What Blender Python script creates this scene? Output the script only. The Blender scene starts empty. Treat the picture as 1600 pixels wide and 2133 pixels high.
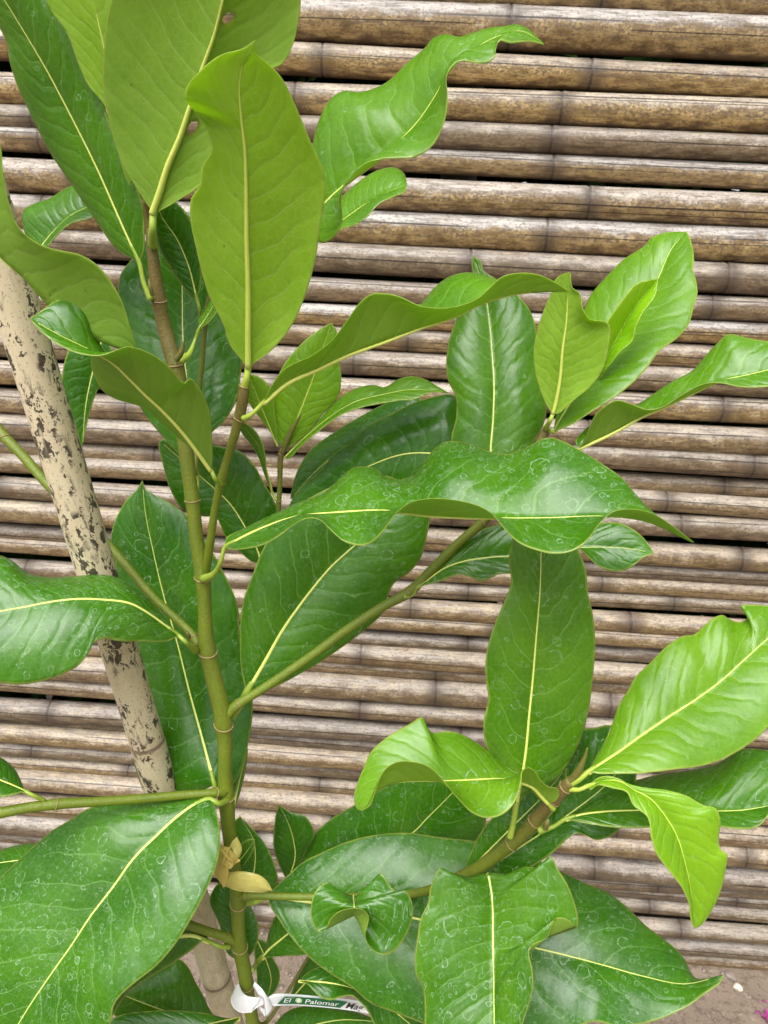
import bpy, bmesh, math, random
import numpy as np
from mathutils import Vector, Matrix, Euler

random.seed(7)
RNG = np.random.RandomState(11)
S = bpy.context.scene
C = S.collection
R = math.radians

# ------------------------------------------------------------------ camera
FPX, PW, PH = 1540.0, 1600.0, 2133.0
DF = 1.25                                   # fence distance (m)
cam_rot = Matrix.Rotation(R(1.9), 3, 'Z') @ Matrix.Rotation(R(90 - 15.0), 3, 'X') @ Matrix.Rotation(R(3.0), 3, 'Z')
CR = np.array(cam_rot)

def ray(x, y):
    d = np.array([(x - PW / 2) / FPX, -(y - PH / 2) / FPX, -1.0])
    return CR @ d

_r = ray(1500, 2012)
CAM_H = -_r[2] * DF / _r[1]                 # foot of the fence rests on the ground z = 0
CAM = np.array([0, 0, CAM_H])

def at(x, y, Y):                            # pixel direction, met at the distance Y of the thing it belongs to
    d = ray(x, y)
    return CAM + d * (Y / d[1])

def m_per_px(x, y, Y):
    return Y / ray(x, y)[1] / FPX

cam_data = bpy.data.cameras.new('camera')
cam = bpy.data.objects.new('camera', cam_data)
C.objects.link(cam)
cam.location = CAM
cam.rotation_euler = cam_rot.to_euler()
cam_data.sensor_fit = 'VERTICAL'
cam_data.sensor_height = 36
cam_data.lens = 36 * FPX / PH
cam_data.clip_start = 0.02
cam_data.clip_end = 200
cam_data.dof.use_dof = True
cam_data.dof.focus_distance = 0.47
cam_data.dof.aperture_fstop = 30
S.camera = cam
S.cycles.max_bounces = 5; S.cycles.diffuse_bounces = 2; S.cycles.glossy_bounces = 2; S.cycles.transmission_bounces = 4; S.cycles.transparent_max_bounces = 6
S.render.resolution_x, S.render.resolution_y = 768, 1024

# ------------------------------------------------------------------ light: bright overcast
SUN_EL, SUN_AZ = 55.0, 200.0                # sun behind the camera, a little to the left
w = bpy.data.worlds.new('World'); S.world = w; w.use_nodes = True
nt = w.node_tree; nt.nodes.clear()
sky = nt.nodes.new('ShaderNodeTexSky'); sky.sky_type = 'NISHITA'; sky.sun_disc = False
sky.sun_elevation = R(SUN_EL); sky.sun_rotation = R(SUN_AZ)
sky.air_density = 1.0; sky.dust_density = 6.0; sky.ozone_density = 1.0
hs = nt.nodes.new('ShaderNodeHueSaturation'); hs.inputs['Saturation'].default_value = 0.08
bg = nt.nodes.new('ShaderNodeBackground'); bg.inputs['Strength'].default_value = 0.085
wo = nt.nodes.new('ShaderNodeOutputWorld')
nt.links.new(sky.outputs[0], hs.inputs['Color']); nt.links.new(hs.outputs[0], bg.inputs[0]); nt.links.new(bg.outputs[0], wo.inputs[0])
sd = bpy.data.lights.new('sun', 'SUN'); sd.energy = 1.5; sd.angle = R(55); sd.color = (1.0, 0.985, 0.96)
sun = bpy.data.objects.new('sun', sd); C.objects.link(sun)
_az = R(SUN_AZ)
_sv = Vector((math.sin(_az) * math.cos(R(SUN_EL)), math.cos(_az) * math.cos(R(SUN_EL)), math.sin(R(SUN_EL))))
sun.rotation_euler = _sv.to_track_quat('Z', 'Y').to_euler()
sun.location = (0, -2, 4)
S.view_settings.view_transform = 'Standard'
S.view_settings.look = 'None'
S.view_settings.exposure = 1.22
S.view_settings.gamma = 1.0

# ------------------------------------------------------------------ node helpers
class NT:
    def __init__(s, name):
        s.m = bpy.data.materials.new(name); s.m.use_nodes = True
        s.t = s.m.node_tree; s.t.nodes.clear()
        s.out = s.t.nodes.new('ShaderNodeOutputMaterial')
    def n(s, typ, **kw):
        n = s.t.nodes.new('ShaderNode' + typ)
        for k, v in kw.items(): setattr(n, k, v)
        return n
    def put(s, sock, v):
        if v is None: return
        if isinstance(v, bpy.types.NodeSocket): s.t.links.new(v, sock)
        elif isinstance(v, (tuple, list)):
            sock.default_value = tuple(v) + (1,) if len(v) == 3 and len(sock.default_value) == 4 else v
        else: sock.default_value = v
    def math(s, op, a, b=None, c=None, clamp=False):
        n = s.n('Math', operation=op); n.use_clamp = clamp
        s.put(n.inputs[0], a); s.put(n.inputs[1], b); s.put(n.inputs[2], c)
        return n.outputs[0]
    def attr(s, name):
        return s.n('Attribute', attribute_name=name).outputs['Fac']
    def ss(s, v, lo, hi, a=0.0, b=1.0):        # smoothstep map
        n = s.n('MapRange', interpolation_type='SMOOTHSTEP')
        s.put(n.inputs[0], v); s.put(n.inputs[1], lo); s.put(n.inputs[2], hi); s.put(n.inputs[3], a); s.put(n.inputs[4], b)
        return n.outputs[0]
    def mix(s, f, a, b, mode='MIX'):
        n = s.n('Mix', data_type='RGBA', blend_type=mode)
        s.put(n.inputs[0], f); s.put(n.inputs[6], a); s.put(n.inputs[7], b)
        return n.outputs[2]
    def xyz(s, x, y, z=0.0):
        n = s.n('CombineXYZ'); s.put(n.inputs[0], x); s.put(n.inputs[1], y); s.put(n.inputs[2], z)
        return n.outputs[0]
    def noise(s, vec, scale, detail=3.0, rough=0.55, col=False):
        n = s.n('TexNoise'); s.put(n.inputs['Vector'], vec); s.put(n.inputs['Scale'], scale)
        s.put(n.inputs['Detail'], detail); s.put(n.inputs['Roughness'], rough)
        return n.outputs['Color'] if col else n.outputs[0]
    def vmath(s, op, a, b):
        n = s.n('VectorMath', operation=op); s.put(n.inputs[0], a); s.put(n.inputs[1], b)
        return n.outputs[0]
    def bump(s, h, strength=0.3, dist=0.001, normal=None):
        n = s.n('Bump'); s.put(n.inputs['Height'], h); n.inputs['Strength'].default_value = strength
        n.inputs['Distance'].default_value = dist
        if normal is not None: s.put(n.inputs['Normal'], normal)
        return n.outputs[0]
    def bsdf(s, col, rough=0.5, normal=None, **kw):
        n = s.n('BsdfPrincipled'); s.put(n.inputs['Base Color'], col); s.put(n.inputs['Roughness'], rough)
        s.put(n.inputs['Normal'], normal)
        for k, v in kw.items(): s.put(n.inputs[k.replace('_', ' ')], v)
        return n.outputs[0]
    def done(s, sh):
        s.t.links.new(sh, s.out.inputs[0]); return s.m

def objcol(N):
    oi = N.n('ObjectInfo'); sp = N.n('SeparateColor'); N.put(sp.inputs[0], oi.outputs['Color'])
    return sp.outputs[0], sp.outputs[1], sp.outputs[2], oi.outputs['Random']

def leaf_veins(N, t, v, off, freq=12.0):
    av = N.math('ABSOLUTE', v)
    side = N.math('MULTIPLY', N.math('GREATER_THAN', v, 0.0), 0.43)
    nz = N.noise(N.xyz(N.math('MULTIPLY', t, 5.0), N.math('MULTIPLY', v, 1.6), off), 1.0, 2.0)
    bend = N.math('MULTIPLY', N.math('POWER', av, 1.25), 0.17)
    ph = N.math('ADD', N.math('MULTIPLY', N.math('SUBTRACT', t, bend), freq), side)
    ph = N.math('ADD', ph, N.math('MULTIPLY', nz, 1.3))
    d = N.math('ABSOLUTE', N.math('SUBTRACT', N.math('FRACT', ph), 0.5))
    line = N.ss(d, 0.042, 0.010)
    fade = N.ss(av, 0.92, 0.55)
    return N.math('MULTIPLY', line, fade), d

def rings(N, su, sv, off, scale, dens, rmin, rmax, wid):
    p = N.xyz(su, sv, 0.0)
    wv = N.noise(N.vmath('ADD', p, N.xyz(off, off, 0.0)), scale * 1.7, 2.0, 0.6, col=True)
    sc = N.n('VectorMath', operation='SCALE'); N.put(sc.inputs[0], N.vmath('SUBTRACT', wv, (0.5, 0.5, 0.5))); sc.inputs[3].default_value = 0.48 / scale
    p2 = N.vmath('ADD', N.vmath('ADD', p, N.xyz(off, 0.0, 0.0)), sc.outputs[0])
    vo = N.n('TexVoronoi', voronoi_dimensions='2D'); N.put(vo.inputs['Vector'], p2); vo.inputs['Scale'].default_value = scale
    vo.inputs['Randomness'].default_value = 0.85
    sp = N.n('SeparateColor'); N.put(sp.inputs[0], vo.outputs['Color'])
    rad = N.math('MULTIPLY_ADD', sp.outputs[0], rmax - rmin, rmin)
    exist = N.math('LESS_THAN', sp.outputs[1], dens)
    d = N.math('SUBTRACT', vo.outputs['Distance'], rad)
    line = N.ss(N.math('ABSOLUTE', d), wid, wid * 0.3)
    brk = N.ss(N.noise(p, 420.0, 2.0), 0.36, 0.58)
    ring = N.math('MULTIPLY', N.math('MULTIPLY', line, exist), N.math('MULTIPLY_ADD', brk, 0.80, 0.20))
    ring = N.math('MULTIPLY', ring, N.math('MULTIPLY_ADD', N.math('POWER', sp.outputs[2], 1.4), 0.85, 0.20))
    inner = N.math('MULTIPLY', N.ss(d, 0.02, -0.02), exist)
    return ring, inner

def mat_leaf(upper):
    N = NT('leaf_upper' if upper else 'leaf_under')
    young, stain, rnd, _ = objcol(N)
    t, v, edge, su, sv = [N.attr(k) for k in ('lt', 'lv', 'ledge', 'lsu', 'lsv')]
    off = N.math('MULTIPLY', rnd, 37.0)
    vein, vd = leaf_veins(N, t, v, off)
    P = N.xyz(N.math('ADD', su, off), sv, 0.0)
    n1 = N.ss(N.noise(P, 24.0, 3.0), 0.28, 0.72)
    vn = N.n('TexVoronoi', voronoi_dimensions='2D', feature='DISTANCE_TO_EDGE'); N.put(vn.inputs['Vector'], P); vn.inputs['Scale'].default_value = 230.0
    net = N.ss(vn.outputs['Distance'], 0.10, 0.02)
    n2 = N.noise(P, 90.0, 2.0)
    if upper:
        mat_a = N.mix(n1, (0.018, 0.112, 0.002), (0.052, 0.190, 0.005))
        yng_a = N.mix(n1, (0.200, 0.430, 0.006), (0.300, 0.540, 0.016))
        col = N.mix(young, mat_a, yng_a)
        veincol = N.mix(young, (0.19, 0.37, 0.10), (0.40, 0.60, 0.12)); vs = 0.50
    else:
        mat_a = N.mix(n1, (0.185, 0.320, 0.036), (0.245, 0.390, 0.060))
        yng_a = N.mix(n1, (0.330, 0.550, 0.022), (0.430, 0.630, 0.055))
        col = N.mix(young, mat_a, yng_a)
        veincol = N.mix(young, (0.30, 0.44, 0.10), (0.50, 0.66, 0.18)); vs = 0.75
    col = N.mix(N.ss(n2, 0.35, 0.75, 0.0, 0.22), col, N.mix(0.5, col, (0.02, 0.05, 0.006)))
    col = N.mix(N.math('MULTIPLY', net, 0.16 if upper else 0.32), col, veincol)
    col = N.mix(N.math('MULTIPLY', vein, vs), col, veincol)
    rough = N.math('MULTIPLY_ADD', n2, 0.16, 0.19 if upper else 0.46)
    if upper:
        patch = N.ss(N.noise(P, 14.0, 2.0), 0.30, 0.62, 0.25, 1.15)
        dens = N.math('MULTIPLY', stain, patch)
        r1, i1 = rings(N, su, sv, off, 96.0, dens, 0.05, 0.44, 0.030)
        r2, i2 = rings(N, su, sv, N.math('ADD', off, 5.3), 210.0, N.math('MULTIPLY', dens, 0.85), 0.05, 0.36, 0.055)
        ring = N.math('MAXIMUM', r1, N.math('MULTIPLY', r2, 0.8)); inner = N.math('MAXIMUM', i1, i2)
        col = N.mix(N.math('MULTIPLY', inner, 0.025), col, (0.20, 0.32, 0.14))
        col = N.mix(N.math('MULTIPLY', ring, 0.95), col, (0.36, 0.52, 0.32))
        rough = N.math('ADD', rough, N.math('MULTIPLY', inner, 0.03))
        rough = N.math('ADD', rough, N.math('MULTIPLY', ring, 0.30))
    brown = N.attr('lbrown')
    spk = N.math('MULTIPLY', N.ss(N.noise(P, 330.0, 1.0), 0.765, 0.80), 0.75)
    col = N.mix(spk, col, (0.10, 0.055, 0.015))
    col = N.mix(brown, col, (0.16, 0.07, 0.02))
    # pale margin line
    em = N.ss(N.math('MULTIPLY_ADD', n2, 0.0014, N.math('SUBTRACT', edge, 0.0007)), 0.00150, 0.00045)
    col = N.mix(N.math('MULTIPLY', em, 0.85), col, N.mix(young, (0.30, 0.38, 0.07), (0.42, 0.52, 0.10)))
    # quilting between the side veins, fine grain
    q = N.ss(vd, 0.0, 0.30)
    h = N.math('ADD', N.math('MULTIPLY', q, 0.00038), N.math('ADD', N.math('MULTIPLY', n2, 0.0006), N.math('MULTIPLY', net, -0.000015)))
    nrm = N.bump(h, 0.55 if upper else 0.35, 1.0)
    sh = N.bsdf(col, rough, nrm, **({'Specular_IOR_Level': 0.56} if upper else {'Specular_IOR_Level': 0.35}))
    tr = N.n('BsdfTranslucent')
    tc = N.mix(young, (0.26, 0.52, 0.02), (0.66, 0.90, 0.04)) if upper else N.mix(young, (0.48, 0.72, 0.05), (0.66, 0.90, 0.08))
    N.put(tr.inputs[0], tc); N.put(tr.inputs['Normal'], nrm)
    ms = N.n('MixShader'); N.put(ms.inputs[0], N.math('MULTIPLY_ADD', young, 0.12, 0.34 if upper else 0.46))
    N.t.links.new(sh, ms.inputs[1]); N.t.links.new(tr.outputs[0], ms.inputs[2])
    return N.done(ms.outputs[0])

def mat_rib(name, c0, c1):
    N = NT(name)
    young, _, _, _ = objcol(N)
    co = N.n('TexCoord').outputs['Object']
    n = N.noise(co, 180.0, 3.0)
    col = N.mix(young, N.mix(n, c0, c1), N.mix(n, (0.34, 0.46, 0.05), (0.46, 0.56, 0.08)))
    far = N.ss(N.attr('lt'), 0.45, 1.0, 0.0, 0.45)
    col = N.mix(far, col, N.mix(young, (0.16, 0.28, 0.03), (0.30, 0.46, 0.04)))
    return N.done(N.bsdf(col, 0.42, N.bump(n, 0.25, 0.0005)))

def mat_stem():
    N = NT('green_bark')
    br = N.attr('brown'); co = N.n('TexCoord').outputs['Object']
    n = N.noise(co, 60.0, 4.0); n2 = N.noise(co, 700.0, 3.0, 0.7); n3 = N.noise(N.vmath('MULTIPLY', co, (1, 1, 0.12)), 300.0, 3.0)
    g = N.mix(n, (0.085, 0.140, 0.004), (0.175, 0.220, 0.010))
    b = N.mix(n, (0.105, 0.082, 0.020), (0.205, 0.140, 0.042))
    col = N.mix(br, g, b)
    col = N.mix(N.ss(n3, 0.50, 0.75, 0, 0.15), col, (0.12, 0.11, 0.03))
    col = N.mix(N.ss(n2, 0.60, 0.68, 0, 0.45), col, (0.30, 0.27, 0.13))
    return N.done(N.bsdf(col, 0.45, N.bump(N.math('ADD', n2, N.math('MULTIPLY', n3, 0.6)), 0.55, 0.0010)))

def mat_simple(name, c0, c1, scale=60.0, rough=0.6, bump=0.3, bd=0.001, **kw):
    N = NT(name); co = N.n('TexCoord').outputs['Object']
    n = N.noise(co, scale, 4.0)
    return N.done(N.bsdf(N.mix(n, c0, c1), rough, N.bump(n, bump, bd), **kw))

def mat_bamboo():
    N = NT('weathered_bamboo')
    a, b, c, rnd = objcol(N)
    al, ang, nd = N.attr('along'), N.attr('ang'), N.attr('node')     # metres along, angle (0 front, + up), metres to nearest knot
    off = N.math('MULTIPLY', rnd, 91.0)
    P = N.xyz(N.math('ADD', al, off), N.math('MULTIPLY', ang, 0.02), off)
    Ps = N.vmath('MULTIPLY', P, (0.07, 1.0, 1.0))
    Pm = N.vmath('MULTIPLY', P, (0.35, 1.0, 1.0))
    nbig = N.noise(P, 9.0, 4.0, 0.6); nst = N.noise(Ps, 260.0, 3.0, 0.65); nm = N.noise(Pm, 95.0, 4.0, 0.68); nf = N.noise(N.vmath('MULTIPLY', P, (0.6, 1.0, 1.0)), 330.0, 3.0, 0.75)
    nm0 = nm; nm_ = N.ss(nm, 0.30, 0.70); nst_ = N.ss(nst, 0.30, 0.70)
    tan_ = N.mix(nm_, (0.185, 0.110, 0.036), (0.600, 0.425, 0.175))
    brn = N.mix(nm_, (0.075, 0.054, 0.034), (0.280, 0.215, 0.145))
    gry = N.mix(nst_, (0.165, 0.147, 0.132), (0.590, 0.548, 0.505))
    col = N.mix(a, tan_, brn)
    # grey, bleached bark on the upper side of every pole
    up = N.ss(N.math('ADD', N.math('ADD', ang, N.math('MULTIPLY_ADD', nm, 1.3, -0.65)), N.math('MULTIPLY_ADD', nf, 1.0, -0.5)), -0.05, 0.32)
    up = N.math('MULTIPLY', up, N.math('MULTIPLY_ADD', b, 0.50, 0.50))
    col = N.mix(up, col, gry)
    # darker towards the underside, mould specks, streaks
    low_dark = N.ss(N.math('ADD', ang, N.math('MULTIPLY_ADD', nm, 1.4, -0.7)), -0.75, -1.35, 0.0, 0.80)
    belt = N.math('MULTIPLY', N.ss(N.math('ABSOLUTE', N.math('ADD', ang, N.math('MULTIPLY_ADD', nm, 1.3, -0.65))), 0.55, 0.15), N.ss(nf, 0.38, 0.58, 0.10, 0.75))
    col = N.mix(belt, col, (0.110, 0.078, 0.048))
    col = N.mix(low_dark, col, (0.085, 0.050, 0.028))
    col = N.mix(N.ss(nst, 0.54, 0.66, 0, 0.65), col, (0.12, 0.085, 0.06))
    col = N.mix(N.ss(nf, 0.53, 0.62, 0, 0.70), col, (0.10, 0.07, 0.05))
    col = N.mix(N.ss(nbig, 0.52, 0.70, 0, 0.38), col, (0.13, 0.085, 0.05))
    col = N.mix(N.math('MULTIPLY', N.ss(nm, 0.60, 0.72), N.ss(nbig, 0.35, 0.60, 0, 0.55)), col, (0.50, 0.41, 0.29))
    # dark blotches round the knots, dark line in the knot
    kz = N.math('MULTIPLY', N.ss(N.math('ADD', nd, N.math('MULTIPLY_ADD', nf, 0.05, -0.025)), 0.030, 0.004), N.ss(nm, 0.30, 0.62, 0.15, 0.85))
    col = N.mix(kz, col, (0.060, 0.042, 0.032))
    kl = N.ss(nd, 0.0030, 0.0012)
    col = N.mix(N.math('MULTIPLY', kl, 0.7), col, (0.045, 0.03, 0.022))
    # long drying crack
    ca = N.math('MULTIPLY_ADD', c, 1.1, -0.35)
    wob = N.math('MULTIPLY_ADD', N.noise(Ps, 30.0, 2.0), 0.16, -0.08)
    cd = N.math('ABSOLUTE', N.math('SUBTRACT', N.math('ADD', ang, wob), ca))
    cpres = N.ss(N.noise(Ps, 22.0, 1.0), 0.42, 0.48)
    crack = N.math('MULTIPLY', N.ss(cd, 0.065, 0.025), cpres)
    cd2 = N.math('ABSOLUTE', N.math('SUBTRACT', N.math('ADD', ang, wob), N.math('ADD', ca, N.math('MULTIPLY_ADD', a, -0.9, -0.15))))
    crack = N.math('MAXIMUM', crack, N.math('MULTIPLY', N.ss(cd2, 0.040, 0.012), N.ss(N.noise(Ps, 31.0, 1.0), 0.50, 0.54)))
    col = N.mix(N.math('MULTIPLY', crack, 0.92), col, (0.020, 0.014, 0.010))
    h = N.math('ADD', N.math('MULTIPLY', nst, 0.5), N.math('MULTIPLY', nf, 0.35))
    nrm = N.bump(h, 0.6, 0.0022)
    rough = N.math('MULTIPLY_ADD', nm, 0.30, 0.34)
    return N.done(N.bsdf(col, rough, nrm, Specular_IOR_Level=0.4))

STAKE_CLEAN = float(at(372, 1745, .487)[2]) / 0.985      # below this height the cane is nearly free of mould
def mat_stake():
    N = NT('pale_cane')
    al, ang, nd = N.attr('along'), N.attr('ang'), N.attr('node')
    P = N.xyz(al, N.math('MULTIPLY', ang, 0.0125), 0.0)
    Ps = N.vmath('MULTIPLY', P, (0.25, 1.0, 1.0))
    n = N.noise(P, 40.0, 4.0); ns = N.noise(Ps, 200.0, 4.0, 0.6); nf = N.noise(P, 600.0, 3.0)
    col = N.mix(ns, (0.50, 0.41, 0.25), (0.69, 0.61, 0.43))
    low = N.ss(al, 0.66, 0.52)                      # greyer towards the foot
    col = N.mix(N.math('MULTIPLY', low, 0.6), col, N.mix(ns, (0.25, 0.22, 0.19), (0.52, 0.48, 0.42)))
    col = N.mix(N.ss(n, 0.60, 0.72, 0, 0.45), col, (0.40, 0.24, 0.12))
    # black mould blots in loose vertical chains
    wv = N.noise(P, 160.0, 3.0, 0.6, col=True)
    sc = N.n('VectorMath', operation='SCALE'); N.put(sc.inputs[0], N.vmath('SUBTRACT', wv, (0.5, 0.5, 0.5))); sc.inputs[3].default_value = 0.012
    Pb = N.vmath('ADD', N.vmath('MULTIPLY', P, (0.55, 1.0, 1.0)), sc.outputs[0])
    spots = None
    chain = N.ss(N.noise(N.vmath('MULTIPLY', P, (0.45, 1.0, 1.0)), 62.0, 2.0), 0.41, 0.50)
    for scl, r, dn in ((150.0, 0.50, 0.60), (360.0, 0.50, 0.62)):
        vo = N.n('TexVoronoi', voronoi_dimensions='2D'); N.put(vo.inputs['Vector'], Pb); vo.inputs['Scale'].default_value = scl
        sp = N.n('SeparateColor'); N.put(sp.inputs[0], vo.outputs['Color'])
        rr = N.math('MULTIPLY', sp.outputs[0], r)
        m = N.math('MULTIPLY', N.ss(N.math('SUBTRACT', vo.outputs['Distance'], rr), 0.05, -0.02), N.math('LESS_THAN', sp.outputs[1], dn))
        m = N.math('MULTIPLY', m, chain)
        spots = m if spots is None else N.math('MAXIMUM', spots, m)
    blot = N.math('MULTIPLY', N.ss(N.noise(Ps, 110.0, 5.0, 0.75), 0.53, 0.60), N.ss(N.noise(P, 26.0, 2.0), 0.47, 0.58))
    spots = N.math('MULTIPLY', spots, N.ss(al, STAKE_CLEAN - .05, STAKE_CLEAN + .03, .15, 1.0))
    blot = N.math('MULTIPLY', blot, N.ss(al, STAKE_CLEAN - .05, STAKE_CLEAN + .03, .1, 1.0))
    spots = N.math('MAXIMUM', spots, N.math('MULTIPLY', blot, N.math('MULTIPLY_ADD', low, 0.25, 0.70)))
    col = N.mix(N.math('MULTIPLY', spots, 0.93), col, N.mix(N.ss(nf, 0.40, 0.60), (0.006, 0.005, 0.004), (0.040, 0.028, 0.020)))
    col = N.mix(N.ss(nf, 0.60, 0.66, 0, 0.6), col, (0.16, 0.12, 0.08))
    col = N.mix(N.ss(nd, 0.0022, 0.0010, 0, 0.8), col, (0.10, 0.07, 0.05))
    col = N.mix(N.math('MULTIPLY', N.ss(nd, 0.010, 0.002), 0.25), col, (0.25, 0.16, 0.09))
    h = N.math('SUBTRACT', N.math('ADD', N.math('MULTIPLY', ns, 0.4), N.math('MULTIPLY', nf, 0.15)), N.math('MULTIPLY', spots, 0.3))
    return N.done(N.bsdf(col, 0.42, N.bump(h, 0.35, 0.0008)))

def mat_soil():
    N = NT('dry_soil'); co = N.n('TexCoord').outputs['Object']
    a = N.noise(co, 5.0, 5.0, 0.6); b = N.noise(co, 60.0, 5.0, 0.7); c = N.noise(co, 400.0, 3.0, 0.7)
    col = N.mix(a, (0.145, 0.106, 0.076), (0.320, 0.250, 0.185))
    col = N.mix(N.ss(b, 0.48, 0.62, 0, 0.75), col, (0.120, 0.085, 0.062))
    col = N.mix(N.ss(c, 0.60, 0.75, 0, 0.5), col, (0.38, 0.32, 0.26))
    h = N.math('ADD', N.math('MULTIPLY', b, 1.0), N.math('MULTIPLY', c, 0.35))
    return N.done(N.bsdf(col, 0.9, N.bump(h, 0.8, 0.006)))

M = {
    'up': mat_leaf(True), 'un': mat_leaf(False),
    'rib': mat_rib('midrib_yellow', (0.60, 0.64, 0.13), (0.76, 0.78, 0.22)),
    'petiole': mat_rib('petiole_green', (0.20, 0.30, 0.025), (0.30, 0.40, 0.045)),
    'stem': mat_stem(),
    'ring': mat_simple('node_scar', (0.22, 0.15, 0.06), (0.34, 0.24, 0.11), 300),
    'bud': mat_simple('bud_scale', (0.09, 0.14, 0.015), (0.19, 0.13, 0.04), 250, 0.5),
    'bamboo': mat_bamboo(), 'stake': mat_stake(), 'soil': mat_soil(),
    'white': mat_simple('white_plastic', (0.74, 0.75, 0.76), (0.80, 0.81, 0.82), 30, 0.42, 0.05),
    'green': mat_simple('green_print', (0.006, 0.11, 0.035), (0.008, 0.13, 0.042), 60, 0.4, 0.02),
    'ink': mat_simple('black_ink', (0.008, 0.008, 0.01), (0.016, 0.016, 0.018), 60, 0.4, 0.02),
    'print': mat_simple('white_print', (0.78, 0.80, 0.78), (0.82, 0.83, 0.81), 60, 0.4, 0.02),
    'logo': mat_simple('pale_green_print', (0.36, 0.56, 0.20), (0.62, 0.74, 0.45), 900, 0.4, 0.02),
    'pebble': mat_simple('pale_stone', (0.62, 0.56, 0.42), (0.75, 0.69, 0.55), 120, 0.7),
    'grit': mat_simple('soil_grit', (0.13, 0.10, 0.08), (0.36, 0.30, 0.24), 9, 0.9),
    'petal': mat_simple('pink_petal', (0.16, 0.012, 0.09), (0.34, 0.06, 0.20), 200, 0.6),
    'hedge': mat_simple('hedge_leaf', (0.020, 0.055, 0.010), (0.05, 0.12, 0.02), 14, 0.95, Specular_IOR_Level=0.1),
    'wood': mat_simple('dark_post', (0.05, 0.04, 0.03), (0.10, 0.08, 0.06), 40, 0.8),
}
def mat_tape():
    N = NT('yellow_tape'); co = N.n('TexCoord').outputs['Object']
    n = N.noise(co, 120.0, 3.0)
    sh = N.bsdf(N.mix(n, (0.68, 0.52, 0.10), (0.80, 0.66, 0.22)), 0.25, N.bump(n, 0.5, 0.002))
    tr = N.n('BsdfTranslucent'); N.put(tr.inputs[0], (0.85, 0.66, 0.15))
    ms = N.n('MixShader'); ms.inputs[0].default_value = 0.3
    N.t.links.new(sh, ms.inputs[1]); N.t.links.new(tr.outputs[0], ms.inputs[2])
    return N.done(ms.outputs[0])
def mat_film():
    N = NT('clear_yellow_film'); co = N.n('TexCoord').outputs['Object']
    n = N.noise(co, 90.0, 3.0)
    sh = N.bsdf(N.mix(n, (0.70, 0.62, 0.16), (0.84, 0.76, 0.34)), 0.16, N.bump(n, 0.6, 0.003))
    tr = N.n('BsdfTransparent'); N.put(tr.inputs[0], (0.92, 0.86, 0.42))
    ms = N.n('MixShader'); ms.inputs[0].default_value = 0.62
    N.t.links.new(sh, ms.inputs[1]); N.t.links.new(tr.outputs[0], ms.inputs[2])
    return N.done(ms.outputs[0])
M['tape'], M['film'] = mat_tape(), mat_film()

# ------------------------------------------------------------------ mesh helpers
def link(name, me, mats, parent=None, smooth=True):
    for m in (mats if isinstance(mats, (list, tuple)) else [mats]): me.materials.append(m)
    if smooth: me.polygons.foreach_set('use_smooth', [True] * len(me.polygons))
    o = bpy.data.objects.new(name, me); C.objects.link(o)
    if parent: o.parent = parent
    return o

def tag(o, label=None, cat=None, group=None, kind=None):
    for k, v in (('label', label), ('category', cat), ('group', group), ('kind', kind)):
        if v: o[k] = v
    return o

def set_attr(me, name, vals):
    a = me.attributes.new(name, 'FLOAT', 'POINT'); a.data.foreach_set('value', np.asarray(vals, dtype=np.float32))

def hermite(P, N, keep=2):
    """smooth curve through the rows of P, N samples evenly spaced along the first `keep` columns"""
    P = np.asarray(P, float)
    d = np.linalg.norm(np.diff(P[:, :keep], axis=0), axis=1)
    P = P[np.concatenate([[True], d > 1e-9])]
    if len(P) == 1: return np.repeat(P, N, 0)
    d = np.linalg.norm(np.diff(P[:, :keep], axis=0), axis=1)
    s = np.concatenate([[0], np.cumsum(np.sqrt(d) * np.sqrt(d.mean()) * .5 + d * .5)])
    T = np.zeros_like(P)
    sl = np.diff(P, axis=0) / np.diff(s)[:, None]
    T[0], T[-1] = sl[0], sl[-1]
    if len(P) > 2:
        h0, h1 = np.diff(s)[:-1, None], np.diff(s)[1:, None]
        T[1:-1] = (sl[:-1] * h1 + sl[1:] * h0) / (h0 + h1)
    q = np.linspace(0, s[-1], 30 * len(P))
    i = np.clip(np.searchsorted(s, q, side='right') - 1, 0, len(s) - 2)
    h = (s[i + 1] - s[i])[:, None]; u = ((q - s[i])[:, None]) / h
    X = (2*u**3-3*u**2+1)*P[i] + (u**3-2*u**2+u)*h*T[i] + (-2*u**3+3*u**2)*P[i+1] + (u**3-u**2)*h*T[i+1]
    L = np.concatenate([[0], np.cumsum(np.linalg.norm(np.diff(X[:, :keep], axis=0), axis=1))])
    tt = np.linspace(0, L[-1], N)
    return np.stack([np.interp(tt, L, X[:, k]) for k in range(P.shape[1])], 1)

def frames(P):
    T = np.gradient(P, axis=0); T /= np.linalg.norm(T, axis=1)[:, None] + 1e-12
    n = np.cross(T[0], [0.3, 1, 0.2]); n /= np.linalg.norm(n)
    Ns = []
    for t in T:
        n = n - t * n.dot(t); n /= np.linalg.norm(n); Ns.append(n.copy())
    Ns = np.array(Ns)
    return T, Ns, np.cross(T, Ns)

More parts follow.
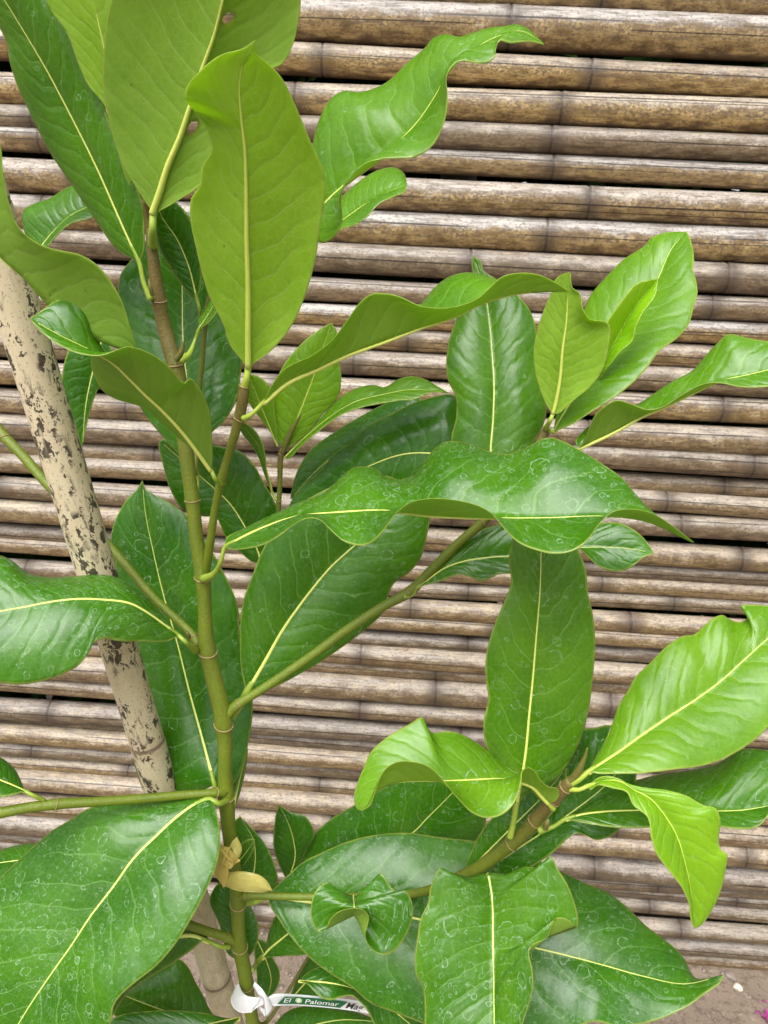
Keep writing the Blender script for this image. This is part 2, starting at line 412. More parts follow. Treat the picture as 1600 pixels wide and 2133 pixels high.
def tube_mesh(P, rad, sides=10, name='tube', flat=None):
    P = np.asarray(P); n = len(P); T, U, W = frames(P)
    th = np.linspace(0, 2 * math.pi, sides, endpoint=False)
    V = (P[:, None] + (U[:, None] * np.cos(th)[None, :, None] + W[:, None] * np.sin(th)[None, :, None]) * np.asarray(rad)[:, None, None]).reshape(-1, 3)
    F = []
    for i in range(n - 1):
        for j in range(sides):
            k = (j + 1) % sides
            F.append((i*sides+j, i*sides+k, (i+1)*sides+k, (i+1)*sides+j))
    V = np.vstack([V, P[0] - T[0]*rad[0]*.3, P[-1] + T[-1]*rad[-1]*.3])
    a, b = n*sides, n*sides+1
    for j in range(sides):
        k = (j + 1) % sides
        F.append((a, k, j)); F.append((b, (n-1)*sides+j, (n-1)*sides+k))
    me = bpy.data.meshes.new(name); me.from_pydata(V.tolist(), [], F)
    return me

def px_tube(pts, n, sides=10, name='tube'):
    """pts rows: x, y, Y, width_px, extra"""
    H = hermite(pts, n)
    P = np.array([at(x, y, Y) for x, y, Y in H[:, :3]])
    r = np.array([0.5 * wd * m_per_px(x, y, Y) for x, y, Y, wd in H[:, :4]])
    return P, r, H

def pp(s):
    out = []
    for k in s.split():
        f = [float(v) for v in k.split(',')]
        out.append(f + [0.0] * (3 - len(f)))
    return np.array(out)

# ------------------------------------------------------------------ ground and fence
def make_ground():
    n = 90
    xs = np.concatenate([[-60, -12, -4], np.linspace(-2, 2, n), [4, 12, 60]]); ys = np.concatenate([[-60, -12, -3], np.linspace(-0.6, 1.9, 70), [4, 12, 60]])
    V, F = [], []
    for y in ys:
        for x in xs:
            near = abs(x) < 2.01 and -0.61 < y < 1.91
            V.append((x, y, (RNG.rand() - 0.5) * 0.006 if near else 0.0))
    w_ = len(xs)
    for j in range(len(ys) - 1):
        for i in range(w_ - 1): F.append((j*w_+i, j*w_+i+1, (j+1)*w_+i+1, (j+1)*w_+i))
    me = bpy.data.meshes.new('ground'); me.from_pydata(V, [], F)
    tag(link('ground', me, M['soil']), 'dry beige soil at the foot of the bamboo fence', 'soil', kind='structure')
make_ground()

fence = bpy.data.objects.new('bamboo_fence', None); C.objects.link(fence); fence.location = (0, DF, 0)
tag(fence, 'weathered fence of horizontal bamboo poles behind the sapling', 'fence')

# lower edges of the poles along the right side of the photograph (pixels), met with the fence plane
edges = [-330, -235, -140, -48, 39, 134, 208, 281, 341, 402, 475, 552, 617, 675, 723, 774, 830, 890, 946, 1004, 1041, 1083, 1140, 1189, 1225,
         1258, 1294, 1334, 1380, 1400, 1442, 1461, 1513, 1560, 1602, 1626, 1664, 1694, 1722, 1762, 1807, 1855, 1880, 1901, 1930, 1960, 1997, 2024]
gapdz = {5: .003, 8: .003, 12: .004, 16: .005, 18: .002, 21: .008, 27: .008, 32: .008}    # open gaps under these poles
zs = [at(1600, e, DF)[2] for e in edges]
pit = np.array(zs[:-1]) - np.array(zs[1:])
med = float(np.median(pit))
def make_pole(i, ztop, zbot):
    rs = np.random.RandomState(100 + i)
    p = ztop - zbot
    gap = gapdz.get(i, 0.0)
    rad, cz, yb = (p - gap) / 2, (ztop + zbot + gap) / 2, 0.0
    if p < 0.80 * med:                      # only a slice shows: a pole set back between its neighbours
        rad = med * 0.40; yb = 0.012 + 0.004 * rs.rand()
    rad = max(rad, 0.011)
    sides = 18; x0, x1 = -1.75, 1.75
    kn = []; x = x0 + rs.rand() * 0.3
    if i in KNOT: x = KNOT[i] - 5 * 0.40
    while x < x1:
        kn.append(x); x += (0.40 if i in KNOT else 0.30 + 0.16 * rs.rand())
    st = set(np.linspace(x0, x1, 60).tolist())
    for k in kn:
        for d in (-.02, -.010, -.0045, -.002, 0, .002, .0045, .010, .02): st.add(k + d)
    st = np.array(sorted(s for s in st if x0 <= s <= x1))
    slope = (rs.rand() - .5) * 0.014; bow = (rs.rand() - .5) * 0.010; tap = (rs.rand() - .5) * .10; ph = rs.rand() * 6
    V, al, an, nd, F = [], [], [], [], []
    for xx in st:
        dk = min(abs(xx - k) for k in kn)
        sgn = min(kn, key=lambda k: abs(xx - k))
        r = rad * (1 + 0.035 * math.exp(-(dk / .010) ** 2) - 0.06 * math.exp(-((xx - sgn + .001) / .0022) ** 2) + 0.02 * math.sin(xx * 4 + ph) + tap * xx)
        zc = cz + slope * (xx - 0.6) / 1.2 + bow * math.sin(xx * 2.2 + ph); yc = yb + 0.004 * math.sin(xx * 1.9 + ph * 2)
        for j in range(sides):
            a = 2 * math.pi * j / sides
            V.append((xx, yc - r * math.cos(a) + rad * .0, zc + r * math.sin(a)))
            al.append(xx); nd.append(dk); an.append(a if a < math.pi else a - 2 * math.pi)
    m = len(st)
    for q in range(m - 1):
        for j in range(sides):
            k = (j + 1) % sides
            F.append((q*sides+j, q*sides+k, (q+1)*sides+k, (q+1)*sides+j))
    F.append(tuple(range(sides))); F.append(tuple((m-1)*sides + j for j in reversed(range(sides))))
    me = bpy.data.meshes.new('pole'); me.from_pydata(V, [], F)
    set_attr(me, 'along', al); set_attr(me, 'ang', an); set_attr(me, 'node', nd)
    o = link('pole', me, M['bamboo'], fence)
    o.color = (float(np.clip(rs.rand() ** 1.3 * (0.9 if i > 14 else 0.55) + (0.34 if i > 18 else 0), 0, 1)), float(rs.rand()) * (1.0 if i <= 18 else 0.6) - (0.0 if i <= 18 else 0.35), float(rs.rand()), 1)
    if i in TONE: o.color = (TONE[i][0], TONE[i][1], float(rs.rand()), 1)
TONE = {4: (.25, .95), 5: (.0, .35), 6: (.05, .30), 7: (.85, .15), 8: (.35, .90), 9: (.30, .60), 10: (.20, 1.0), 11: (.90, .05), 12: (.70, .35), 13: (.10, 1.0), 14: (.40, .2), 15: (.75, .2), 16: (.2, .4)}
def kx(px, py): return float(at(px, py, DF)[0])
KNOT = {4: kx(1062, 40), 5: kx(1228, 155), 6: kx(1165, 225), 7: kx(1145, 290), 8: kx(1150, 350), 9: kx(1222, 425), 10: kx(1135, 495), 11: kx(1505, 580),
        12: kx(1475, 640), 18: kx(1560, 975), 30: kx(905, 1440), 32: kx(750, 1490), 39: kx(1545, 1780)}
for i in range(len(zs) - 1): make_pole(i, zs[i], zs[i + 1])
for px_ in (-1.3, 0.05, 1.45):              # uprights behind the poles
    bm = bmesh.new(); bmesh.ops.create_cone(bm, cap_ends=True, segments=12, radius1=.03, radius2=.03, depth=2.1)
    me = bpy.data.meshes.new('post'); bm.to_mesh(me); bm.free()
    o = link('post', me, M['wood'], fence); o.location = (px_, 0.067, 1.03)

# hedge behind the fence: only glints of it show through the gaps
def make_hedge():
    rs = np.random.RandomState(5); V, F = [], []
    for k in range(26000):
        c = np.array([rs.uniform(-2.0, 2.0), DF + rs.uniform(0.12, 0.60), rs.uniform(0.0, 2.6)])
        a = rs.randn(3); a /= np.linalg.norm(a); b = np.cross(a, rs.randn(3)); b /= np.linalg.norm(b)
        L, W_ = rs.uniform(.05, .09), rs.uniform(.022, .036); nn = np.cross(a, b)
        i = len(V)
        V += [c - a*L, c + b*W_ + nn*.004, c + a*L, c - b*W_ + nn*.004]; F += [(i, i+1, i+2), (i, i+2, i+3)]
    me = bpy.data.meshes.new('hedge'); me.from_pydata([tuple(v) for v in V], [], F)
    tag(link('hedge', me, M['hedge'], smooth=False), 'dark green foliage glimpsed through the gaps of the fence', 'hedge', kind='stuff')
make_hedge()

def lump(rad, seed, sub=3, sq=(1, 1, 1), amp=.25):
    bm = bmesh.new(); bmesh.ops.create_icosphere(bm, subdivisions=sub, radius=1)
    rs = np.random.RandomState(seed); K = rs.randn(5, 3) * 1.8; ph = rs.rand(5) * 6
    for v in bm.verts:
        p = np.array(v.co); f = 1 + amp * np.mean(np.sin(K @ p + ph)) * 2
        v.co = Vector(p * f * rad * np.array(sq))
    me = bpy.data.meshes.new('lump'); bm.to_mesh(me); bm.free(); return me

def on_ground(x, y, z=0.0):
    d = ray(x, y); return CAM + d * ((z - CAM_H) / d[2])

pb = link('pebble', lump(.009, 3, 3, (1.1, .8, .7), .3), M['pebble']); pb.location = Vector(on_ground(1536, 2060)) + Vector((0, 0, .004))
tag(pb, 'small pale cream pebble on the soil near the fence', 'pebble')
pb2 = link('pebble', lump(.010, 8, 3, (1.2, .9, .6), .3), M['grit']); pb2.location = Vector(on_ground(1517, 2035)) + Vector((0, 0, .003))
tag(pb2, 'small dull grey pebble beside the leaf tip at the fence foot', 'pebble')
def make_grit():
    rs = np.random.RandomState(9); V, F = [], []
    base = [(1,0,0),(-1,0,0),(0,1,0),(0,-1,0),(0,0,1),(0,0,-.6)]
    tri = [(0,2,4),(2,1,4),(1,3,4),(3,0,4),(2,0,5),(1,2,5),(3,1,5),(0,3,5)]
    for k in range(14000):
        c = np.array([rs.uniform(-1.2, 1.3), rs.uniform(0.75, 1.24), 0.001]); r = 0.0010 + 0.0045 * rs.rand() ** 5
        q = Matrix.Rotation(rs.rand() * 6, 3, 'Z'); i = len(V)
        V += [tuple(c + r * np.array(q @ Vector(b)) * (0.7 + .6 * rs.rand(3))) for b in base]; F += [tuple(i + j for j in t) for t in tri]
    me = bpy.data.meshes.new('grit'); me.from_pydata(V, [], F)
    tag(link('grit', me, M['grit'], smooth=False), 'loose crumbs of soil and grit on the ground', 'grit', kind='stuff')
make_grit()
def make_flower():
    c = Vector(on_ground(1606, 2124)); root = bpy.data.objects.new('fallen_blossom', None); C.objects.link(root); root.location = c
    tag(root, 'fallen magenta blossom lying on the soil', 'blossom')
    rs = np.random.RandomState(4)
    for k in range(7):
        a = k * 0.9 + rs.rand() * .4; L = .012 + .006 * rs.rand(); rows = []
        for i in range(5):
            s = i / 4; wd = .006 * math.sin(math.pi * min(1, .15 + s * .8)); p = Vector((math.cos(a), math.sin(a), 0)) * (L * s + .002); q = Vector((-math.sin(a), math.cos(a), 0)) * wd
            up = Vector((0, 0, .004 + .006 * s - .004 * s * s + .002 * rs.rand())); rows += [p + q + up, p + up * .7, p - q + up]
        F = []
        for i in range(4):
            for j in range(2): F.append((i*3+j, i*3+j+1, i*3+j+4, i*3+j+3))
        me = bpy.data.meshes.new('petal'); me.from_pydata([tuple(v) for v in rows], [], F); link('petal', me, M['petal'], root)
make_flower()
for k, (x, y, lb) in enumerate(((1592, 2088, 'tiny pink petal on the soil between the blossom and the fence'), (1578, 2110, 'tiny pink petal on the soil between the blossom and the leaf tip'))):
    o = link('fallen_petal', lump(.0045, 20 + k, 2, (1.2, .8, .35), .4), M['petal']); o.location = Vector(on_ground(x, y)) + Vector((0, 0, .002))
    tag(o, lb, 'petal')

# ------------------------------------------------------------------ bamboo stake
def make_stake():
    A, B = at(87, 795, .405), at(437, 1970, .505)
    u = (B - A) / np.linalg.norm(B - A)
    foot = A + u * ((0.0 - A[2]) / u[2]); foot = foot - np.array([0, 0, .02]); top = A - u * 0.42
    L = np.linalg.norm(top - foot); up = (top - foot) / L
    root_al = [np.dot(at(413 + 34, 2038, .51) - foot, up), 0.12, np.dot(at(295, 1530, .463) - foot, up), np.dot(at(-30, 420, .38) - foot, up)]
    side = np.cross(up, [0, 1, 0]); side /= np.linalg.norm(side); fr = np.cross(side, up)
    st = set(np.linspace(0, L, 50).tolist())
    for k in root_al:
        for d in (-.012, -.006, -.003, -.0015, 0, .0015, .003, .006, .012): st.add(k + d)
    st = np.array(sorted(s for s in st if 0 <= s <= L)); sides = 28; V, al, an, nd, F = [], [], [], [], []
    for s in st:
        dk = min(abs(s - k) for k in root_al); kk = min(root_al, key=lambda k: abs(s - k))
        r = 0.0119 * (1 + .035 * math.exp(-((s - kk + .003) / .004) ** 2) - .03 * math.exp(-((s - kk) / .0012) ** 2) + .012 * math.sin(s * 9))
        c = foot + up * s + side * .0008 * math.sin(s * 5.1)
        for j in range(sides):
            a = 2 * math.pi * j / sides
            V.append(tuple(c + r * (math.cos(a) * -fr + math.sin(a) * side))); al.append(s); nd.append(dk); an.append(a if a < math.pi else a - 2 * math.pi)
    m = len(st)
    for q in range(m - 1):
        for j in range(sides):
            k = (j + 1) % sides; F.append((q*sides+j, q*sides+k, (q+1)*sides+k, (q+1)*sides+j))
    F.append(tuple(range(sides))); F.append(tuple((m-1)*sides + j for j in reversed(range(sides))))
    me = bpy.data.meshes.new('bamboo_stake'); me.from_pydata(V, [], F)
    set_attr(me, 'along', al); set_attr(me, 'ang', an); set_attr(me, 'node', nd)
    tag(link('bamboo_stake', me, M['stake']), 'pale cream bamboo stake with black mould spots leaning beside the sapling', 'stake')
make_stake()

# ------------------------------------------------------------------ the sapling
tree = bpy.data.objects.new('magnolia_sapling', None); C.objects.link(tree)
tree.location = tuple(at(530, 2200, .45) * np.array([1, 1, 0]))
tag(tree, 'young magnolia sapling with large glossy wavy leaves before the fence', 'sapling')
_inv = Matrix.Translation(-Vector(tree.location))

def child(o, parent=None):
    o.parent = parent or tree
    o.matrix_parent_inverse = _inv if parent is None else Matrix.Identity(4)
    return o

def part(name, me, mat, parent=None, smooth=True):
    o = link(name, me, mat, None, smooth)
    return child(o, parent)

def stem_part(name, rows, n=60, sides=12, nodes=(), slim=1.0):
    """rows: x, y, Y, width_px, brown"""
    P, r, H = px_tube(rows, n, sides)
    r = r * .86 * slim
    # knuckles: swell the tube at the leaf scars
    for (nx, ny, _) in nodes:
        d = np.hypot(H[:, 0] - nx, H[:, 1] - ny); r = r * (1 + .10 * np.exp(-(d / 14.0) ** 2))
    me = tube_mesh(P, r, sides, name)
    b = np.repeat(H[:, 4], sides); set_attr(me, 'brown', np.clip(np.concatenate([b, [H[0, 4], H[-1, 4]]]), 0, 1))
    o = part(name, me, M['stem'])
    for (nx, ny, tilt) in nodes:
        i = int(np.argmin(np.hypot(H[:, 0] - nx, H[:, 1] - ny))); T, U, W = frames(P)
        th = np.linspace(0, 2 * math.pi, 25)
        ringP = np.array([P[i] + (U[i] * math.cos(a) + W[i] * math.sin(a)) * (r[i] * 1.01) + T[i] * r[i] * tilt * math.sin(a + 1.0) for a in th])
        part('node_ring', tube_mesh(ringP, np.full(25, max(.00035, r[i] * .085)), 6), M['ring'], o)
    return o

YS = .44
def low(x, y, Y, w_):                     # continue the stem straight down into the soil
    return (x, y, Y, w_, 0)
main = [(303, 415, .425, 14, 1), (309, 455, .43, 18, 1), (316, 510, .432, 25, 1), (327, 600, .436, 32, 1), (342, 680, .44, 35, .9), (354, 725, .44, 37, .8), (367, 765, .44, 39, .6),
        (378, 830, .44, 38, .4), (385, 915, .44, 37, .25), (393, 985, .44, 35, .15), (402, 1050, .44, 33, .1), (410, 1125, .44, 34, .05), (422, 1195, .44, 37, .05),
        (427, 1275, .44, 33, .05), (431, 1350, .44, 40, .1), (446, 1415, .44, 41, .05), (462, 1480, .44, 43, .05), (469, 1550, .44, 36, 0), (469, 1625, .44, 36, 0), (472, 1665, .44, 38, 0),
        (477, 1730, .44, 34, 0), (487, 1800, .442, 33, 0), (495, 1865, .445, 36, 0), (496, 1910, .447, 33, 0), (499, 1970, .45, 34, 0), (508, 2015, .45, 34, 0), (514, 2052, .45, 31, 0), (521, 2095, .45, 30, 0), (535, 2180, .45, 30, 0)]
stem = stem_part('stem', main, 220, 16, [(329, 628, .2), (367, 757, .25), (402, 1042, .1), (423, 1200, .3), (431, 1355, .35), (467, 1508, .4), (473, 1655, .45), (495, 1880, .3), (499, 1972, .35), (514, 2050, .3)])
_b = at(535, 2180, .45)
_fp = np.array([[_b[0] + .012 * k, _b[1] + .004 * k, _b[2] * (1 - k) - .03 * k] for k in np.linspace(-.01, 1, 24)])
me = tube_mesh(_fp, np.linspace(.0056, .0085, 24), 14); set_attr(me, 'brown', np.linspace(0, .6, len(me.vertices)))
part('stem', me, M['stem'])

# second shoot in front of the main stem
stem_part('branch', [(428, 1195, .438, 22, 0), (438, 1130, .430, 20, 0), (450, 1050, .423, 19, .05), (464, 990, .417, 21, .1), (474, 955, .414, 20, .2), (486, 915, .410, 22, .3), (499, 868, .405, 25, .7), (507, 825, .400, 26, .9), (510, 800, .398, 20, .9)], 90, 14,
          [(461, 1005, .3), (500, 870, .3), (508, 806, .1)])
stem_part('branch', [(470, 1490, .44, 34, 0), (492, 1470, .441, 27, 0), (550, 1433, .444, 25, 0), (650, 1365, .449, 25, 0), (725, 1310, .452, 26, 0), (800, 1262, .455, 27, .05), (850, 1235, .457, 28, .15), (900, 1186, .458, 26, .1), (950, 1136, .46, 26, .1), (1005, 1088, .46, 26, .3), (1070, 1010, .46, 26, .6), (1110, 950, .46, 26, .8), (1140, 893, .46, 24, .9)], 120, 14,
          [(496, 1467, .1), (852, 1232, .3), (1005, 1090, .2)], .88)
stem_part('branch', [(412, 1345, .442, 26, .1), (404, 1328, .446, 22, 0), (320, 1245, .457, 21, 0), (235, 1145, .470, 22, 0), (165, 1075, .478, 22, 0), (100, 1010, .485, 23, 0), (50, 952, .490, 24, 0), (8, 908, .494, 25, .1), (-50, 830, .50, 25, .2), (-120, 720, .50, 24, .3)], 90, 12, [(401, 1326, .1), (10, 908, .3)])
stem_part('branch', [(470, 1648, .438, 26, .1), (450, 1651, .432, 21, 0), (380, 1656, .425, 21, 0), (300, 1663, .416, 22, 0), (200, 1670, .405, 23, 0), (118, 1675, .396, 25, .05), (60, 1682, .390, 25, 0), (0, 1693, .384, 27, 0), (-120, 1712, .372, 27, .1)], 90, 12, [(447, 1651, .1), (116, 1675, .3)])
stem_part('branch', [(495, 1962, .449, 24, 0), (474, 1953, .445, 21, 0), (430, 1939, .440, 21, 0), (395, 1927, .436, 22, 0), (330, 1905, .428, 22, 0), (250, 1885, .42, 22, 0)], 40, 12, [(472, 1952, .1)])
stem_part('branch', [(495, 1868, .444, 26, 0), (512, 1866, .442, 21, 0), (580, 1867, .442, 19, 0), (653, 1868, .442, 19, 0), (760, 1867, .44, 19, .05), (850, 1863, .437, 21, .1), (900, 1852, .43, 24, .15), (950, 1831, .42, 29, .2), (1000, 1806, .41, 34, .1), (1040, 1776, .404, 35, .2), (1094, 1732, .395, 36, .4), (1126, 1695, .388, 34, .75), (1150, 1670, .383, 33, 1), (1176, 1642, .378, 32, 1), (1190, 1626, .375, 26, .9)], 130, 14,
          [(510, 1866, .1), (1064, 1757, .2), (1112, 1713, .3), (1152, 1668, .2), (1180, 1638, .1)], .92)
stem_part('branch', [(582, 1100, .522, 12, .2), (580, 1070, .522, 12, .2), (583, 1010, .521, 12, .3), (585, 950, .52, 13, .9), (588, 935, .52, 11, 1)], 30, 10, [(581, 1045, .1), (585, 948, .1)])
stem_part('branch', [(406, 990, .452, 13, .2), (411, 930, .46, 13, .2), (413, 830, .468, 13, .2), (420, 760, .468, 13, .2), (426, 690, .468, 13, .4), (434, 625, .468, 12, .5), (440, 590, .468, 10, .6)], 40, 10)
stem_part('branch', [(508, 2030, .455, 10, .2), (545, 2135, .50, 11, .5), (590, 2080, .52, 9, .6), (640, 1998, .54, 8, .6), (655, 1975, .545, 8, .6)], 40, 8)

def bud(rows, n=24):
    P, r, H = px_tube(rows, n); part('bud', tube_mesh(P, r, 10), M['bud'])
bud([(1184, 1634, .376, 18, 0), (1197, 1618, .374, 18, 0), (1209, 1598, .371, 14, 0), (1219, 1575, .369, 7, 0), (1224, 1558, .368, 3, 0)])
bud([(588, 945, .519, 9, 0), (597, 920, .518, 13, 0), (610, 892, .516, 10, 0), (622, 872, .515, 6, 0), (628, 862, .514, 2, 0)])
bud([(368, 748, .432, 14, 0), (376, 738, .430, 12, 0), (381, 722, .429, 9, 0), (382, 711, .428, 3, 0)])
bud([(318, 615, .428, 9, 0), (313, 598, .426, 8, 0), (310, 580, .426, 2, 0)])
bud([(314, 505, .425, 8, 0), (311, 490, .424, 7, 0), (310, 475, .424, 2, 0)])
bud([(394, 1328, .436, 9, 0), (391, 1320, .434, 8, 0), (389, 1314, .434, 3, 0)])
bud([(1136, 1725, .382, 13, 0), (1140, 1712, .380, 11, 0), (1143, 1706, .380, 4, 0)])

LEAVES = []
def leaf(mid, a, b, y, da=0.0, db=0.0, young=0.0, stain=0.45, rib=9.0, pet=None, petY=None, petw=12.0, cup=0.10, nu=56, nv=11, wave=0.0, holes=(), label=None):
    """mid / a / b: base-to-tip pixel traces of the midrib and the two margins (a = left-hand margin seen on the upper side);
    third value = extra distance in cm.  y: distances along the midrib.  da, db: how much farther the margins lie."""
    mid, a, b = pp(mid), pp(a), pp(b)
    m0, m1 = mid[0].copy(), mid[-1].copy()
    a = np.vstack([m0, a, m1]); b = np.vstack([m0, b, m1])
    Mh, Ah, Bh = hermite(mid, nu), hermite(a, nu), hermite(b, nu)
    t = np.linspace(0, 1, nu)
    Ym = np.interp(t, np.linspace(0, 1, len(y)), y) if len(y) < 3 else hermite(np.c_[np.linspace(0, 1, len(y)), y], nu, 1)[:, 1]
    env = np.sin(math.pi * np.clip(t, 0, 1)) ** 0.7
    rs = np.random.RandomState(len(LEAVES) + 50); ph = rs.rand(2) * 6
    Ya = Ym + da * env + Ah[:, 2] * .01 + wave * env * np.sin(t * 17 + ph[0])
    Yb = Ym + db * env + Bh[:, 2] * .01 + wave * env * np.sin(t * 15 + ph[1])
    Ym = Ym + Mh[:, 2] * .01
    PM = np.array([at(x, q, Y) for (x, q, _), Y in zip(Mh, Ym)])
    PA = np.array([at(x, q, Y) for (x, q, _), Y in zip(Ah, Ya)])
    PB = np.array([at(x, q, Y) for (x, q, _), Y in zip(Bh, Yb)])
    Tm = np.gradient(PM, axis=0)
    def nrm(v): return v / (np.linalg.norm(v, axis=-1, keepdims=True) + 1e-12)
    n0 = nrm(np.cross(PB - PA, Tm)); n0 = nrm(n0 + np.roll(n0, 1, 0) * .5 + np.roll(n0, -1, 0) * .5)
    ss = np.linspace(0, 1, nv + 1)
    ss = 1 - (1 - ss) ** 1.15
    cols, vv, ed = [], [], []
    wa, wb = np.linalg.norm(PA - PM, axis=1), np.linalg.norm(PB - PM, axis=1)
    for s in ss[::-1][:-1]:
        cols.append(PM + (PA - PM) * s + n0 * (cup * wa * 4 * s * (1 - s))[:, None]); vv.append(-s); ed.append(wa * (1 - s))
    for s in ss:
        cols.append(PM + (PB - PM) * s + n0 * (cup * wb * 4 * s * (1 - s))[:, None]); vv.append(s); ed.append(wb * (1 - s))
    G = np.stack(cols, 1); nc = G.shape[1]; vv = np.array(vv); ed = np.stack(ed, 1)
    du = np.gradient(G, axis=0); dv = np.gradient(G, axis=1)
    n = np.cross(dv, du); ln = np.linalg.norm(n, axis=2, keepdims=True)
    n = n / (ln + 1e-12)
    for r0, r1 in ((0, 2), (1, 2), (nu - 1, nu - 3), (nu - 2, nu - 3)): n[r0] = n[r1]
    for _ in range(2):
        n[1:-1] = nrm(n[1:-1] + .5 * n[:-2] + .5 * n[2:])
    th = 0.00055
    # thin towards the margin so the edge reads as a fine rim
    thk = th * (0.55 + 0.45 * np.sqrt(np.clip(1 - np.abs(vv), 0, 1)))[None, :, None]
    top, bot = G + n * thk * .5, G - n * thk * .5
    V = np.vstack([top.reshape(-1, 3), bot.reshape(-1, 3)]); off = nu * nc
    hole = np.zeros((nu - 1, nc - 1), bool); brown = np.zeros((nu, nc))
    if holes:
        rel = (G.reshape(-1, 3) - CAM) @ CR
        qx = (PW / 2 + FPX * rel[:, 0] / -rel[:, 2]).reshape(nu, nc); qy = (PH / 2 - FPX * rel[:, 1] / -rel[:, 2]).reshape(nu, nc)
        cx, cy = (qx[:-1, :-1] + qx[1:, 1:]) / 2, (qy[:-1, :-1] + qy[1:, 1:]) / 2
        for (hx, hy, rx, ry, rot) in holes:
            c_, s_ = math.cos(rot), math.sin(rot)
            def el(X, Y_): return np.hypot(((X - hx) * c_ + (Y_ - hy) * s_) / rx, (-(X - hx) * s_ + (Y_ - hy) * c_) / ry)
            hole |= el(cx, cy) < 1; brown = np.maximum(brown, np.clip(2.2 - el(qx, qy) * 1.2, 0, .8))
    F, mi = [], []
    def vid(i, j, lo): return i * nc + j + (off if lo else 0)
    for i in range(nu - 1):
        for j in range(nc - 1):
            if hole[i, j]: continue
            F.append((vid(i, j, 0), vid(i, j+1, 0), vid(i+1, j+1, 0), vid(i+1, j, 0))); mi.append(0)
            F.append((vid(i, j, 1), vid(i+1, j, 1), vid(i+1, j+1, 1), vid(i, j+1, 1))); mi.append(1)
        for j in (0, nc - 1):
            q = (vid(i, j, 0), vid(i+1, j, 0), vid(i+1, j, 1), vid(i, j, 1)); F.append(q if j == 0 else q[::-1]); mi.append(1)
    me = bpy.data.meshes.new('leaf'); me.from_pydata(V.tolist(), [], F)
    me.polygons.foreach_set('material_index', mi)
    L = np.concatenate([[0], np.cumsum(np.linalg.norm(np.diff(PM, axis=0), axis=1))])
    dup = lambda g: np.concatenate([g.ravel(), g.ravel()])
    set_attr(me, 'lt', dup(np.repeat(t[:, None], nc, 1))); set_attr(me, 'lv', dup(np.repeat(vv[None], nu, 0)))
    set_attr(me, 'ledge', dup(ed)); set_attr(me, 'lsu', dup(np.repeat(L[:, None], nc, 1)))
    sgn = np.where(vv < 0, -1, 1)[None, :] * np.where(vv[None, :] < 0, wa[:, None], wb[:, None]) * np.abs(vv)[None, :]
    set_attr(me, 'lsv', dup(sgn)); set_attr(me, 'lbrown', dup(brown))
    o = part('leaf', me, [M['up'], M['un']])
    rnd = (len(LEAVES) * 0.6180339) % 1.0
    o.color = (young, stain, rnd, 1)
    if label: o['label'] = label
    # midrib: a tapering cord, proud of the upper face and more so of the lower
    k = int(nu * .97); r = np.linspace(1, .26, k) ** 1.25 * rib * .5 * m_per_px(mid[0][0], mid[0][1], y[0])
    c = int(nc // 2)
    rme = tube_mesh(G[:k, c] + n[:k, c] * (.00038 - r * .72)[:, None], r, 8); set_attr(rme, 'lt', np.concatenate([np.repeat(t[:k], 8), [0, 1]]))
    rb = part('midrib', rme, M['rib'], o); rb.color = o.color
    if pet is not None:
        q = pp(pet); Y0 = petY if petY is not None else YS
        rows = np.c_[q[:, :2], np.linspace(Y0, y[0], len(q)), np.linspace(petw, rib * 1.02, len(q))]
        rows = np.vstack([rows, [m0[0], m0[1], y[0], rib * 1.0]])
        e = Mh[3]; rows = np.vstack([rows, [e[0], e[1], Ym[3], rib * .9]])
        P, r, H = px_tube(rows, 20); pt = part('petiole', tube_mesh(P, r, 10), M['petiole'], o); pt.color = o.color
    LEAVES.append(o)
    return o

# ---- leaves at the top of the main stem
leaf('290,545 260,480 200,345 145,235 100,150 50,65 10,0 -40,-80',
     '250,525 200,460 160,400 100,310 65,240 35,175 20,125 15,90 -2,55 -30,0 -45,-50',
     '298,535 302,475 297,420 270,350 245,300 225,240 190,150 140,50 100,-20 20,-80',
     (.432, .432, .425), .010, -.006, young=.18, stain=.14, rib=10, pet='314,625 300,590', petY=.432, petw=13, cup=.10)
leaf('312,430 290,380 262,300 240,200 215,90 195,0 180,-120',
     '325,400 330,300 320,150 300,0 250,-100',
     '275,395 215,215 185,180 160,125 140,70 100,10 90,-60 130,-120',
     (.43, .417, .405), 0, 0, young=.70, stain=.0, rib=8)
leaf('320,445 335,400 350,350 375,290 395,230 420,150 445,80 465,0 490,-110',
     '345,433 380,412 415,388 450,330 500,240 550,150 588,132 611,90 622,40 626,0 610,-60',
     '313,435 290,400 260,350 240,300 225,240 215,180 217,100 225,30 250,-40 350,-110',
     (.416, .39, .36), -.008, .006, young=.30, stain=.0, rib=15, pet='318,512 318,480', petY=.428, petw=19, nu=130, nv=50, cup=.10,
     holes=((475, 38, 13, 9, -.8), (401, 265, 15, 8, -1.0)), label='broad leaf showing its matt underside with two insect holes')
leaf('517,765 517,680 517,600 514,500 513,400 510,310 502,240 499,180 506,135 524,104 531,84',
     '560,735 600,690 620,655 655,550 667,475 678,400 675,360 645,290 620,230 585,160 555,130 530,106',
     '480,720 465,675 435,615 420,565 407,510 397,460 398,415 417,385 420,350 442,310 430,270 400,225 386,208,-1 388,185,-1 415,150,-1 460,115,-.5 510,100',
     (.395, .375, .355, .335), .006, -.004, young=.72, stain=.0, rib=14, pet='509,806 514,788', petY=.398, petw=17, cup=.12, nu=70, nv=16,
     label='pale upright leaf whose tip folds forward')
